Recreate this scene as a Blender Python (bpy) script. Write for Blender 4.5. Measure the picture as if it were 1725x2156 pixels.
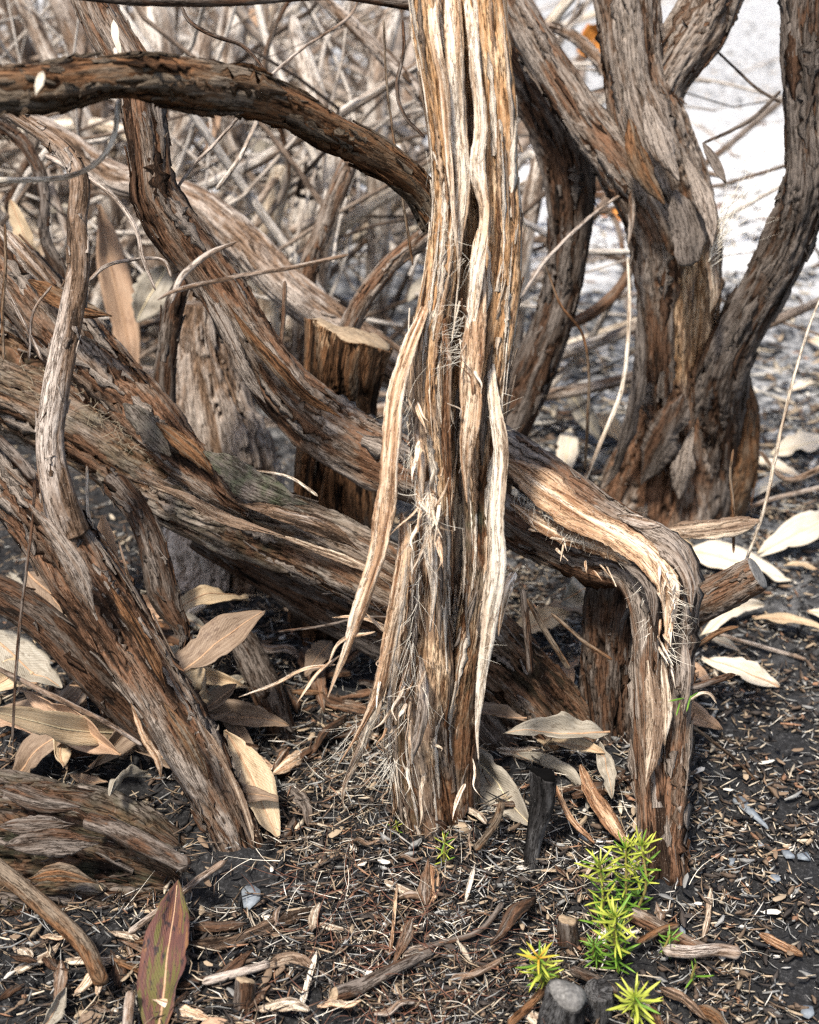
import bpy, math
import numpy as np
from mathutils import Vector, Matrix

for o in list(bpy.data.objects):
    bpy.data.objects.remove(o, do_unlink=True)
sc = bpy.context.scene
COL = sc.collection
R = math.radians

# ------------------------------------------------------------------ camera, world, sun, exposure
CAM_H, PITCH, HFOV = 0.67, 27.0, 32.0
cam_d = bpy.data.cameras.new('camera')
cam = bpy.data.objects.new('camera', cam_d); COL.objects.link(cam)
cam.location = (0, 0, CAM_H)
cam.rotation_euler = (R(90 - PITCH), 0, 0)
cam_d.sensor_fit = 'HORIZONTAL'; cam_d.sensor_width = 36.0
cam_d.lens = 18.0 / math.tan(R(HFOV / 2))
cam_d.clip_start = 0.02; cam_d.clip_end = 500
cam_d.dof.use_dof = True; cam_d.dof.focus_distance = 0.97; cam_d.dof.aperture_fstop = 9.5
sc.camera = cam

SUN_EL, SUN_AZ = 61.0, -152.0      # azimuth measured from +Y (away from camera) towards +X
w = bpy.data.worlds.new('World'); sc.world = w; w.use_nodes = True
nt = w.node_tree; bg = nt.nodes['Background']
sky = nt.nodes.new('ShaderNodeTexSky'); sky.sky_type = 'NISHITA'; sky.sun_disc = False
sky.sun_elevation = R(SUN_EL); sky.sun_rotation = R(SUN_AZ)
sky.air_density = 1.0; sky.dust_density = 2.5; sky.ozone_density = 1.0
nt.links.new(sky.outputs[0], bg.inputs[0]); bg.inputs[1].default_value = 0.10
sl = bpy.data.lights.new('sun', 'SUN'); sl.energy = 3.0; sl.angle = R(6); sl.color = (1, .96, .90)
so = bpy.data.objects.new('sun', sl); COL.objects.link(so)
sdir = Vector((math.sin(R(SUN_AZ)) * math.cos(R(SUN_EL)), math.cos(R(SUN_AZ)) * math.cos(R(SUN_EL)), math.sin(R(SUN_EL))))
so.rotation_euler = sdir.to_track_quat('Z', 'Y').to_euler()
so.location = sdir * 5
vs = sc.view_settings
vs.view_transform = 'Standard'; vs.look = 'None'; vs.gamma = 1.0; vs.use_curve_mapping = False
vs.exposure = 1.26
sc.render.engine = 'CYCLES'
sc.cycles.max_bounces = 6; sc.cycles.diffuse_bounces = 3
sc.cycles.use_denoising = False; sc.cycles.sample_clamp_indirect = 2.0; sc.cycles.sample_clamp_direct = 8.0; sc.cycles.filter_width = 1.35; sc.cycles.use_adaptive_sampling = False

# ------------------------------------------------------------------ geometry of the view (points measured on a 1725x2156 print)
F = 862.5 / math.tan(R(HFOV / 2))
SP, CP = math.sin(R(PITCH)), math.cos(R(PITCH))
FWD = np.array([0, CP, -SP]); UP = np.array([0, SP, CP]); RT = np.array([1.0, 0, 0]); CAM = np.array([0, 0, CAM_H])
def pt(x, y, d):
    return CAM + RT * ((x - 862.5) / F * d) + UP * (-(y - 1078) / F * d) + FWD * d

class Rng:
    pass
def rng(s): return np.random.default_rng(s)
_tabs = {}
def vnoise(u, v, cu, seed):
    """value noise; u in turns (periodic with cu cells), v in cells"""
    cu = max(2, int(cu))
    k = (cu, seed)
    if k not in _tabs: _tabs[k] = rng(seed * 977 + cu).random((cu, 509))
    T = _tabs[k]
    a = u * cu; ia = np.floor(a).astype(np.int64); fa = a - ia
    ib = np.floor(v).astype(np.int64); fb = v - ib
    fa = fa * fa * (3 - 2 * fa); fb = fb * fb * (3 - 2 * fb)
    i0 = ia % cu; i1 = (ia + 1) % cu; j0 = ib % 509; j1 = (ib + 1) % 509
    return (T[i0, j0] * (1 - fa) + T[i1, j0] * fa) * (1 - fb) + (T[i0, j1] * (1 - fa) + T[i1, j1] * fa) * fb
def n2(x, y, s):       # plain 2-d noise
    return vnoise(x / 997.0, y, 997, s)
def smooth(a, b, x):
    t = np.clip((x - a) / (b - a), 0, 1); return t * t * (3 - 2 * t)

def flat(x, y):
    dv = RT * ((x - 862.5) / F) + UP * (-(y - 1078) / F) + FWD
    p = CAM + dv * (CAM_H / -dv[2]); return p[0], p[1]
BANKS = [(*flat(940, 1765), .012, .055), (*flat(515, 1800), .012, .045), (*flat(1395, 1880), .012, .045), (*flat(1260, 1650), .02, .07), (*flat(1400, 1110), .02, .12)]
def terrain(x, y):
    x = np.asarray(x, float); y = np.asarray(y, float)
    near = np.exp(-((np.hypot(x, y - 1.0)) / 2.0) ** 2)
    z = .016 * (n2(x / .11 + 50, y / .11 + 50, 11) - .5) + .012 * (n2(x / .04 + 80, y / .04 + 80, 12) - .5) * near
    z += near * (.006 * (n2(x / .013 + 200, y / .013 + 200, 13) - .5) + .004 * (n2(x / .006 + 300, y / .006 + 300, 14) - .5))
    z += .05 * (n2(x / 1.4 + 20, y / 1.4 + 20, 15) - .5) * smooth(1.5, 3, y)
    z += .028 * np.exp(-(((x + .24) / .13) ** 2 + ((y - .98) / .16) ** 2))          # litter heaped under the left stems
    for bx_, by_, bh_, bs_ in BANKS:
        z = z + bh_ * np.exp(-((x - bx_) ** 2 + (y - by_) ** 2) / bs_ ** 2)      # litter banked up round the feet of the stems
    return z
def gd(x, y, lift=0.0):
    """point on the ground seen at print position x, y (lift in metres above it)"""
    dv = RT * ((x - 862.5) / F) + UP * (-(y - 1078) / F) + FWD
    d = CAM_H / -dv[2]
    for _ in range(12):
        p = CAM + dv * d
        d = (CAM_H - float(terrain(p[0], p[1])) - lift) / -dv[2]
    return CAM + dv * d
def gdep(x, y, lift=0.0):
    return float((gd(x, y, lift) - CAM) @ FWD)

# ------------------------------------------------------------------ materials
def nodes(name):
    m = bpy.data.materials.new(name); m.use_nodes = True
    t = m.node_tree; p = t.nodes['Principled BSDF']
    p.inputs['Specular IOR Level'].default_value = .25
    return m, t, p
def N(t, typ, **kw):
    n = t.nodes.new(typ)
    for k, v in kw.items(): setattr(n, k, v)
    return n
def ramp(t, fac, stops, interp='LINEAR'):
    r = N(t, 'ShaderNodeValToRGB'); cr = r.color_ramp; cr.interpolation = interp
    while len(cr.elements) < len(stops): cr.elements.new(.5)
    for e, (p, c) in zip(cr.elements, stops):
        e.position = p; e.color = (*c, 1) if len(c) == 3 else c
    t.links.new(fac, r.inputs[0]); return r.outputs[0]
def math_(t, op, a, b=None, clamp=False):
    n = N(t, 'ShaderNodeMath', operation=op, use_clamp=clamp)
    for i, x in enumerate((a, b)):
        if x is None: continue
        if isinstance(x, (int, float)): n.inputs[i].default_value = x
        else: t.links.new(x, n.inputs[i])
    return n.outputs[0]
def mix(t, fac, a, b, blend='MIX'):
    n = N(t, 'ShaderNodeMix', data_type='RGBA', blend_type=blend)
    for s, x in ((n.inputs[0], fac), (n.inputs[6], a), (n.inputs[7], b)):
        if isinstance(x, (int, float)): s.default_value = x
        elif isinstance(x, tuple): s.default_value = (*x, 1)
        else: t.links.new(x, s)
    return n.outputs[2]
def attr(t, name): return N(t, 'ShaderNodeAttribute', attribute_name=name)
def noise(t, vec, scale, detail=4, rough=.6):
    n = N(t, 'ShaderNodeTexNoise'); n.inputs['Scale'].default_value = scale
    n.inputs['Detail'].default_value = detail; n.inputs['Roughness'].default_value = rough
    t.links.new(vec, n.inputs['Vector']); return n.outputs['Fac']
def vmul(t, vec, s):
    n = N(t, 'ShaderNodeVectorMath', operation='MULTIPLY'); t.links.new(vec, n.inputs[0]); n.inputs[1].default_value = s
    return n.outputs[0]
def bump(t, p, h, strength, dist):
    b = N(t, 'ShaderNodeBump'); b.inputs['Strength'].default_value = strength; b.inputs['Distance'].default_value = dist
    t.links.new(h, b.inputs['Height']); t.links.new(b.outputs[0], p.inputs['Normal'])

def bark_mat(name, deep, mid, brown, grey, fresh=((.26, .11, .04), (.50, .29, .14), (.74, .56, .37)), line_=.22, soft=0.0):
    m, t, p = nodes(name)
    co = attr(t, 'bark_co').outputs['Vector']
    lay = attr(t, 'layer').outputs['Fac']; fr = attr(t, 'fresh').outputs['Fac']; gr = attr(t, 'moss').outputs['Fac']
    st = noise(t, vmul(t, co, (1, 1, .11)), 420, 6, .65)
    st2 = noise(t, vmul(t, co, (1, 1, .16)), 1300, 3, .6)
    pa = noise(t, vmul(t, co, (1, 1, .35)), 55, 4, .6)
    sp = noise(t, co, 900, 3, .7)
    f = math_(t, 'ADD', lay, math_(t, 'MULTIPLY', math_(t, 'SUBTRACT', st, .5), .9))
    f = math_(t, 'ADD', f, math_(t, 'MULTIPLY', math_(t, 'SUBTRACT', pa, .5), .95))
    c1 = ramp(t, f, [(.08, deep), (.34, mid), (.55, brown), (.85, grey)])
    c1 = mix(t, math_(t, 'MULTIPLY', math_(t, 'SUBTRACT', sp, .60, True), 3.0, True), c1, tuple(min(1, x * 1.9) for x in grey))
    ff = math_(t, 'ADD', st, math_(t, 'MULTIPLY', math_(t, 'SUBTRACT', pa, .5), .8))
    c2 = ramp(t, ff, [(.24, fresh[0]), (.48, fresh[1]), (.72, fresh[2])])
    k = math_(t, 'ADD', fr, math_(t, 'MULTIPLY', math_(t, 'SUBTRACT', math_(t, 'ADD', pa, st), 1.0), .9))
    k = ramp(t, k, [(.36, (0, 0, 0)), (.60, (1, 1, 1))])
    c = mix(t, k, c1, c2)
    mk = math_(t, 'MULTIPLY', gr, ramp(t, noise(t, co, 70, 4, .6), [(.40, (0, 0, 0)), (.62, (1, 1, 1))]))
    c = mix(t, mk, c, (.085, .095, .055))
    c = mix(t, 1.0, c, ramp(t, st2, [(.28, tuple(x + (1 - x) * soft for x in (.50, .47, .45))), (.68, tuple(x + (1 - x) * soft for x in (1.22, 1.2, 1.18)))]), 'MULTIPLY')
    ck = noise(t, vmul(t, co, (1, 1, .075)), 230, 5, .7)
    line = math_(t, 'ABSOLUTE', math_(t, 'SUBTRACT', ck, .5))
    lm_ = ramp(t, line, [(.0, (0, 0, 0)), (.022, (1, 1, 1))])
    c = mix(t, 1.0, c, ramp(t, line, [(.0, (line_, line_ * .85, line_ * .72)), (.028, (1, 1, 1))]), 'MULTIPLY')
    t.links.new(c, p.inputs['Base Color']); p.inputs['Roughness'].default_value = .9; p.inputs['Specular IOR Level'].default_value = .08
    h = math_(t, 'ADD', math_(t, 'ADD', math_(t, 'MULTIPLY', st, 1.0), math_(t, 'MULTIPLY', st2, .5)), math_(t, 'MULTIPLY', lm_, .45))
    bump(t, p, h, .9, .0018)
    return m
M = {}
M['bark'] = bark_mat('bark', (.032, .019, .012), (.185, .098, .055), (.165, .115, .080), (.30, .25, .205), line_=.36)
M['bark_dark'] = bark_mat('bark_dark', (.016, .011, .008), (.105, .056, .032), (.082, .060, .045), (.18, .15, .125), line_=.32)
M['bark_grey'] = bark_mat('bark_grey', (.06, .04, .027), (.21, .135, .085), (.29, .225, .175), (.48, .41, .345), line_=.42)
M['bark_split'] = bark_mat('bark_split', (.034, .018, .010), (.19, .090, .042), (.19, .12, .075), (.26, .20, .15), line_=.3)
M['bark_warm'] = bark_mat('bark_warm', (.028, .016, .009), (.20, .098, .045), (.15, .090, .050), (.18, .14, .10), line_=.34)
M['strip'] = bark_mat('strip', (.24, .125, .065), (.48, .31, .185), (.63, .465, .315), (.78, .665, .525), line_=.62, soft=.45)
M['strip_grey'] = bark_mat('strip_grey', (.20, .135, .09), (.40, .30, .21), (.56, .46, .34), (.70, .61, .49), line_=.6, soft=.45)
M['brush'] = bark_mat('brushwood', (.05, .038, .03), (.27, .195, .14), (.43, .355, .285), (.74, .67, .58), line_=.4)

def simple(name, stops, scale=400, rough=.7, stretch=(1, 1, 1), spec=.25):
    m, t, p = nodes(name)
    g = N(t, 'ShaderNodeNewGeometry') ; co = N(t, 'ShaderNodeTexCoord').outputs['Object']
    f = noise(t, vmul(t, co, stretch), scale, 5, .65)
    t.links.new(ramp(t, f, stops), p.inputs['Base Color']); p.inputs['Roughness'].default_value = rough
    p.inputs['Specular IOR Level'].default_value = spec
    bump(t, p, f, .5, .0008)
    return m
M['fibre'] = simple('pale_fibre', [(.3, (.62, .52, .38)), (.7, (.86, .80, .68))], 300)
M['cut'] = simple('cut_wood', [(.28, (.13, .085, .05)), (.45, (.27, .19, .115)), (.6, (.36, .265, .165)), (.8, (.45, .35, .23))], 220, stretch=(1, 3, 1))
M['cut_grey'] = simple('weathered_cut', [(.3, (.06, .055, .05)), (.55, (.15, .14, .125)), (.75, (.28, .26, .235))], 420)
M['char'] = bark_mat('charred_wood', (.008, .008, .008), (.022, .020, .019), (.040, .038, .037), (.125, .122, .118))
M['slate'] = simple('slate', [(.3, (.115, .128, .138)), (.7, (.23, .25, .265))], 300, .6)
M['shoot_stem'] = simple('shoot_stem', [(.3, (.20, .13, .04)), (.7, (.34, .30, .08))], 500)

def leaf_mat(name, dark, base, light, spot=None, spot_amt=.0, patch=None):
    m, t, p = nodes(name)
    a = attr(t, 'leaf_co').outputs['Vector']
    f = noise(t, vmul(t, a, (1, .5, 1)), 9, 6, .65)
    c = ramp(t, f, [(.28, dark), (.5, base), (.74, light)])
    # side veins: slanting lines from the midrib
    sx = N(t, 'ShaderNodeSeparateXYZ'); t.links.new(a, sx.inputs[0])
    s = math_(t, 'SUBTRACT', math_(t, 'MULTIPLY', sx.outputs[1], 26), math_(t, 'MULTIPLY', math_(t, 'ABSOLUTE', sx.outputs[0]), 9))
    vein = math_(t, 'POWER', math_(t, 'ABSOLUTE', math_(t, 'COSINE', math_(t, 'MULTIPLY', s, 3.1416))), 14)
    c = mix(t, math_(t, 'MULTIPLY', vein, .16), c, light)
    if patch:
        pf = noise(t, a, 2.1, 4, .6)
        for lo, hi, colr in patch:
            c = mix(t, ramp(t, pf, [(max(0, lo - .05), (0, 0, 0)), (lo, (1, 1, 1)), (hi, (1, 1, 1)), (min(1, hi + .05), (0, 0, 0))]), c, colr)
    if spot:
        sf = noise(t, vmul(t, a, (1.6, 4.5, 1)), 2.6, 5, .62)
        c = mix(t, math_(t, 'MULTIPLY', ramp(t, sf, [(.56, (0, 0, 0)), (.64, (1, 1, 1))]), spot_amt), c, spot)
        sq = noise(t, vmul(t, a, (1, 3, 1)), 16, 2, .5)
        c = mix(t, math_(t, 'MULTIPLY', ramp(t, sq, [(.66, (0, 0, 0)), (.70, (1, 1, 1))]), spot_amt), c, spot)
    t.links.new(c, p.inputs['Base Color']); p.inputs['Roughness'].default_value = .62
    bump(t, p, math_(t, 'ADD', math_(t, 'MULTIPLY', f, .7), math_(t, 'MULTIPLY', vein, .35)), .5, .0012)
    return m
M['leaf_tan'] = leaf_mat('leaf_tan', (.30, .21, .12), (.45, .33, .20), (.58, .46, .31), (.27, .18, .10), .6)
M['leaf_pale'] = leaf_mat('leaf_pale', (.42, .34, .24), (.58, .49, .37), (.70, .62, .50), (.5, .40, .27), .4)
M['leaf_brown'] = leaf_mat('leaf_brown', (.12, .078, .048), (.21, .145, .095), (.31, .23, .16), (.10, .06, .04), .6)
M['leaf_grey'] = leaf_mat('leaf_grey', (.20, .17, .125), (.29, .25, .19), (.40, .355, .285), (.12, .09, .06), .6)  # darkened to olive, putting the shade on the left leaves into the colour
M['leaf_pink'] = leaf_mat('leaf_pink', (.25, .15, .09), (.37, .235, .145), (.48, .34, .23), (.15, .08, .05), .5)
M['leaf_red'] = leaf_mat('leaf_red', (.055, .030, .026), (.10, .042, .032), (.15, .070, .045), (.020, .016, .017), .9,
                         patch=[(.58, .66, (.10, .085, .025)), (.30, .37, (.17, .080, .035))])
M['leaf_orange'] = leaf_mat('leaf_orange', (.30, .09, .02), (.50, .18, .03), (.62, .27, .05))
M['midrib'] = simple('midrib', [(.3, (.30, .17, .09)), (.7, (.46, .30, .18))], 300)
M['midrib_pale'] = simple('midrib_pale', [(.3, (.50, .40, .24)), (.7, (.66, .55, .36))], 300)

def green_mat(name, a, b):
    m, t, p = nodes(name)
    f = attr(t, 'leaf_co').outputs['Vector']
    sx = N(t, 'ShaderNodeSeparateXYZ'); t.links.new(f, sx.inputs[0])
    nz = noise(t, N(t, 'ShaderNodeTexCoord').outputs['Object'], 600, 2)
    k = math_(t, 'ADD', sx.outputs[1], math_(t, 'MULTIPLY', math_(t, 'SUBTRACT', nz, .5), .6))
    t.links.new(ramp(t, k, [(.1, a), (.9, b)]), p.inputs['Base Color'])
    p.inputs['Roughness'].default_value = .45; p.inputs['Subsurface Weight'].default_value = .0
    p.inputs['Transmission Weight'].default_value = 0
    return m
M['needle_green'] = green_mat('needle_green', (.075, .16, .018), (.14, .25, .03))
M['needle_lime'] = green_mat('needle_lime', (.20, .25, .028), (.44, .45, .07))
M['needle_gold'] = green_mat('needle_gold', (.46, .23, .03), (.38, .36, .04))

# litter: each piece carries its own colour
m, t, p = nodes('litter'); ca = attr(t, 'col').outputs['Color']
co = N(t, 'ShaderNodeTexCoord').outputs['Object']; f = noise(t, co, 900, 3)
t.links.new(mix(t, 1.0, ca, ramp(t, f, [(.25, (.55, .53, .5)), (.75, (1.2, 1.18, 1.15))]), 'MULTIPLY'), p.inputs['Base Color'])
p.inputs['Roughness'].default_value = .8; bump(t, p, f, .4, .0006); M['litter'] = m

# soil: charcoal-dark humus close by, pale bare sand beyond
m, t, p = nodes('soil')
co = N(t, 'ShaderNodeTexCoord').outputs['Object']
f1 = noise(t, co, 45, 8, .7); f2 = noise(t, co, 330, 8, .78); f3 = noise(t, co, 5.5, 6, .62)
dark = ramp(t, f2, [(.30, (.010, .009, .008)), (.52, (.030, .029, .029)), (.62, (.095, .090, .086)), (.74, (.29, .275, .26))])
ash = ramp(t, f1, [(.34, (.028, .029, .031)), (.45, (.13, .130, .130)), (.54, (.36, .35, .335)), (.64, (.70, .67, .63))])
f4 = noise(t, co, 14, 7, .7)
sand = ramp(t, math_(t, 'ADD', math_(t, 'MULTIPLY', f1, .45), math_(t, 'MULTIPLY', f4, .55)), [(.22, (.16, .155, .15)), (.28, (.50, .47, .44)), (.33, (.80, .77, .73)), (.6, (.88, .86, .83))])
sep = N(t, 'ShaderNodeSeparateXYZ'); t.links.new(co, sep.inputs[0])
fx = math_(t, 'MULTIPLY', math_(t, 'MINIMUM', sep.outputs[0], .15), .8)
fy = math_(t, 'ADD', math_(t, 'ADD', sep.outputs[1], fx), math_(t, 'MULTIPLY', math_(t, 'SUBTRACT', f3, .5), 1.1))
c = mix(t, ramp(t, math_(t, 'MULTIPLY', fy, .25), [(.275, (0, 0, 0)), (.39, (1, 1, 1))]), dark, ash)
c = mix(t, ramp(t, math_(t, 'MULTIPLY', fy, .125), [(.262, (0, 0, 0)), (.290, (1, 1, 1)), (.385, (1, 1, 1)), (.44, (.30, .30, .30))]), c, sand)
t.links.new(c, p.inputs['Base Color']); p.inputs['Roughness'].default_value = .95
bump(t, p, math_(t, 'ADD', f2, math_(t, 'MULTIPLY', f1, .5)), .9, .006); M['soil'] = m

# ------------------------------------------------------------------ mesh helpers
def link(name, me, parent=None, loc=None):
    o = bpy.data.objects.new(name, me); COL.objects.link(o)
    if parent is not None: o.parent = parent
    if loc is not None: o.location = loc
    return o
def mesh(name, V, faces, mat, at=None, smooth_=True):
    """V (n,3); faces: list of int arrays (m,3)/(m,4); at: dict of point attributes"""
    me = bpy.data.meshes.new(name)
    V = np.ascontiguousarray(V, np.float32)
    me.vertices.add(len(V)); me.vertices.foreach_set('co', V.ravel())
    faces = [np.asarray(f, np.int32) for f in faces if len(f)]
    nl = sum(f.size for f in faces); npl = sum(len(f) for f in faces)
    me.loops.add(nl); me.loops.foreach_set('vertex_index', np.concatenate([f.ravel() for f in faces]))
    st = []; k = 0
    for f in faces:
        n = f.shape[1]; st.append(np.arange(len(f), dtype=np.int32) * n + k); k += f.size
    me.polygons.add(npl); me.polygons.foreach_set('loop_start', np.concatenate(st))
    if smooth_: me.polygons.foreach_set('use_smooth', np.ones(npl, bool))
    for k, v in (at or {}).items():
        v = np.asarray(v, np.float32)
        typ = 'FLOAT' if v.ndim == 1 else ('FLOAT_VECTOR' if v.shape[1] == 3 else 'FLOAT_COLOR')
        a = me.attributes.new(k, typ, 'POINT')
        a.data.foreach_set({'FLOAT': 'value', 'FLOAT_VECTOR': 'vector', 'FLOAT_COLOR': 'color'}[typ], v.ravel())
    me.materials.append(M[mat]); me.update(calc_edges=True); me.validate()
    return me
def tag(o, label, cat, group=None, kind=None):
    o['label'] = label; o['category'] = cat
    if group: o['group'] = group
    if kind: o['kind'] = kind
    return o
def thing(name, label, cat, base, group=None):
    o = bpy.data.objects.new(name, None); COL.objects.link(o); o.location = tuple(base); o.empty_display_size = .02
    return tag(o, label, cat, group)
def origin(parent):
    p = np.zeros(3)
    while parent is not None:
        p += np.array(parent.location); parent = parent.parent
    return p

def spline(P, n):
    """Catmull-Rom through rows of P (any columns; first three are xyz), n samples even in arc length; also the control parameter"""
    P = np.asarray(P, float); K = len(P)
    E = np.vstack([2 * P[0] - P[1], P, 2 * P[-1] - P[-2]])
    t = np.linspace(0, K - 1 - 1e-9, max(n * 6, 60)); i = t.astype(int); f = (t - i)[:, None]
    a, b, c, d = E[i], E[i + 1], E[i + 2], E[i + 3]
    Q = .5 * (2 * b + (c - a) * f + (2 * a - 5 * b + 4 * c - d) * f ** 2 + (3 * b - a - 3 * c + d) * f ** 3)
    s = np.concatenate([[0], np.cumsum(np.linalg.norm(np.diff(Q[:, :3], axis=0), axis=1))])
    ss = np.linspace(0, s[-1], n)
    out = np.stack([np.interp(ss, s, Q[:, k]) for k in range(P.shape[1])], 1)
    return out, ss, np.interp(ss, s, t) / (K - 1)
def frames(C, hint):
    T = np.gradient(C, axis=0); T /= np.linalg.norm(T, axis=1)[:, None] + 1e-12
    A = np.empty_like(T); h = np.array(hint, float)
    for i in range(len(T)):
        a = h - T[i] * (h @ T[i]); a /= np.linalg.norm(a) + 1e-12; A[i] = a; h = a
    return T, A, np.cross(T, A)

def path3(pts):
    """print positions (x, y, depth, width) -> rows x y z radius"""
    return np.array([[*pt(x, y, d), w * d / F / 2] for x, y, d, w in pts])
def ringfaces(nv, nu):
    i = np.arange(nv - 1)[:, None] * nu; j = np.arange(nu)[None, :]; k = (j + 1) % nu
    return np.stack([i + j, i + k, i + nu + k, i + nu + j], -1).reshape(-1, 4)

SURF = {}      # last built surfaces, for scattering flakes
def tube(pts, seed, mat='bark', name='stem', parent=None, rel=1.0, lobe=.16, fresh=0.0, moss=0.0, layer=0.0, dens=.50,
         plate=.0042, fibre_c=.0016, crack=1.0, world=False, twist=.6, ends=(.0, .0), kink=.16, knots=1.0, tear=0.0):
    rows = np.asarray(pts, float) if world else path3(pts)
    L0 = np.linalg.norm(np.diff(rows[:, :3], axis=0), axis=1).sum()
    rm = rows[:, 3].mean(); dm = np.mean(np.linalg.norm(rows[:, :3] - CAM, axis=1))
    px = dm / (F * .475)                       # size of one rendered pixel there
    nu = int(np.clip(2 * math.pi * rm / px * dens, 8, 200)); nv = int(np.clip(L0 / px * dens, 10, 620))
    S, s, tt = spline(rows, nv); C, rad = S[:, :3], np.maximum(S[:, 3], .0004)
    T, A, B = frames(C, (0, -.3, 1) if abs((C[-1] - C[0])[2]) < .7 * L0 else (1, 0, .1))
    if kink:
        env = np.sin(np.clip(s / s[-1], 0, 1) * math.pi) ** .5 * kink * rad
        C = C + A * (env * 2 * (n2(s / (7 * rm) + seed, s * 0 + 1.5, 61) - .5))[:, None] + B * (env * 2 * (n2(s / (7 * rm) + seed, s * 0 + 8.5, 62) - .5))[:, None]
        T, A, B = frames(C, A[0])
    th = np.arange(nu) / nu
    U = th[None, :] + 0 * s[:, None]; W = s[:, None] + 0 * U
    u = U + twist * (s / max(L0, .05))[:, None] * .3
    u = u + .020 * (vnoise(u, W / .02, 8, seed + 1) - .5) + .05 * (vnoise(u, W / .07, 3, seed + 2) - .5)
    W2 = W + .012 * (vnoise(u, W / .05, 16, seed + 3) - .5)
    circ = 2 * math.pi * rm
    c1 = max(4, round(circ / (plate * 2.2))); c2 = max(6, round(circ / plate)); c3 = max(8, round(circ / fibre_c))
    pn = .55 * vnoise(u, W2 / .055, c1, seed + 4) + .33 * vnoise(u, W2 / .028, c2, seed + 5) + .18 * vnoise(u, W2 / .012, c3, seed + 6)
    Kt = 4.2; lv = pn * Kt; fl = np.floor(lv); fr_ = lv - fl
    pl = (fl + smooth(0, .22, fr_) + .18 * fr_) / Kt
    fb = vnoise(u, W2 / .020, c3, seed + 7)
    cr = np.exp(-(np.abs(vnoise(u, W2 / .075, c2, seed + 8) - .5) / .045) ** 2) * smooth(.35, .6, vnoise(u, W / .04, c1, seed + 9))
    amp = rel * np.minimum(.0062, .16 * rad)[:, None]
    h = amp * (1.5 * (pl - .45) + .38 * (fb - .5) - .75 * crack * cr)
    lb = 1 + lobe * 2 * (vnoise(u, W / (8 * rm), 5, seed + 10) - .5) + lobe * .8 * (vnoise(u, W / (4 * rm), 9, seed + 12) - .5)
    rk = rng(seed + 77); kb = 0 * h
    for _ in range(int(knots * L0 / .075) if rm > .008 else 0):
        k0, ku, kr_, kh = rk.uniform(0, L0), rk.random(), rm * rk.uniform(.22, .5), rm * rk.uniform(.05, .20)
        du = np.abs((U - ku + .5) % 1 - .5) * 2 * math.pi * rm; d2 = (du / kr_) ** 2 + ((s[:, None] - k0) / (kr_ * 1.6)) ** 2
        kb = kb + kh * (np.exp(-d2) - .75 * np.exp(-d2 * 7))
    rr = rad[:, None] * lb + h + kb
    for e, sg in ((0, ends[0]), (1, ends[1])):     # rounded / worn ends
        if sg: 
            q = s if e == 0 else s[-1] - s
            rr = rr * np.sqrt(np.clip(q / sg, 0.0004, 1))[:, None]
    ang = 2 * math.pi * U
    X = C[:, None, :] + rr[..., None] * (np.cos(ang)[..., None] * A[:, None, :] + np.sin(ang)[..., None] * B[:, None, :])
    if tear:       # torn, uneven upper end
        ax0 = (C[0] - C[2]) / np.linalg.norm(C[0] - C[2]); fo = np.clip(1 - s / (rm * 1.2), 0, 1)[:, None]
        tz = tear * (.9 * np.cos(ang - 2.2) + 1.3 * (vnoise(U, W * 0 + .5, 7, seed + 31) - .5) + .7 * (vnoise(U, W * 0 + .5, 23, seed + 32) - .5))
        X = X + ax0 * (tz * fo)[..., None]
    V = X.reshape(-1, 3)
    co = np.stack([np.cos(ang) * rm + seed * .37, np.sin(ang) * rm, W], -1).reshape(-1, 3)
    def prof(f):
        if callable(f): return f(tt, U, s, C)
        if isinstance(f, (int, float)): return np.full(U.shape, float(f))
        a = np.array(f, float); return np.interp(tt, a[:, 0], a[:, 1])[:, None] + 0 * U
    lay = np.clip((pl - .2) * 1.25 + prof(layer) - .25 * cr, 0, 1.2)
    fv = prof(fresh) - .25 * (pl - .45)
    n = len(V)
    cap = np.vstack([C[0] if not tear else X[0].mean(0) + (C[2] - C[0]) * 1.5, C[-1]]) ; V = np.vstack([V, cap])
    f3 = np.concatenate([np.stack([np.full(nu, n), (np.arange(nu) + 1) % nu, np.arange(nu)], 1),
                         np.stack([np.full(nu, n + 1), n - nu + np.arange(nu), n - nu + (np.arange(nu) + 1) % nu], 1)])
    pad = lambda a, k: np.concatenate([a, np.repeat(a[-1:], k, 0)])
    at = {'bark_co': pad(co, 2), 'layer': pad(lay.ravel(), 2), 'fresh': pad(fv.ravel(), 2), 'moss': pad(prof(moss).ravel(), 2)}
    o = link(name, mesh(name, V - origin(parent), [ringfaces(nv, nu), f3], mat, at), parent)
    SURF[o.name] = (C, rad, T, A, B, s, lb, X)
    return o

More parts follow.
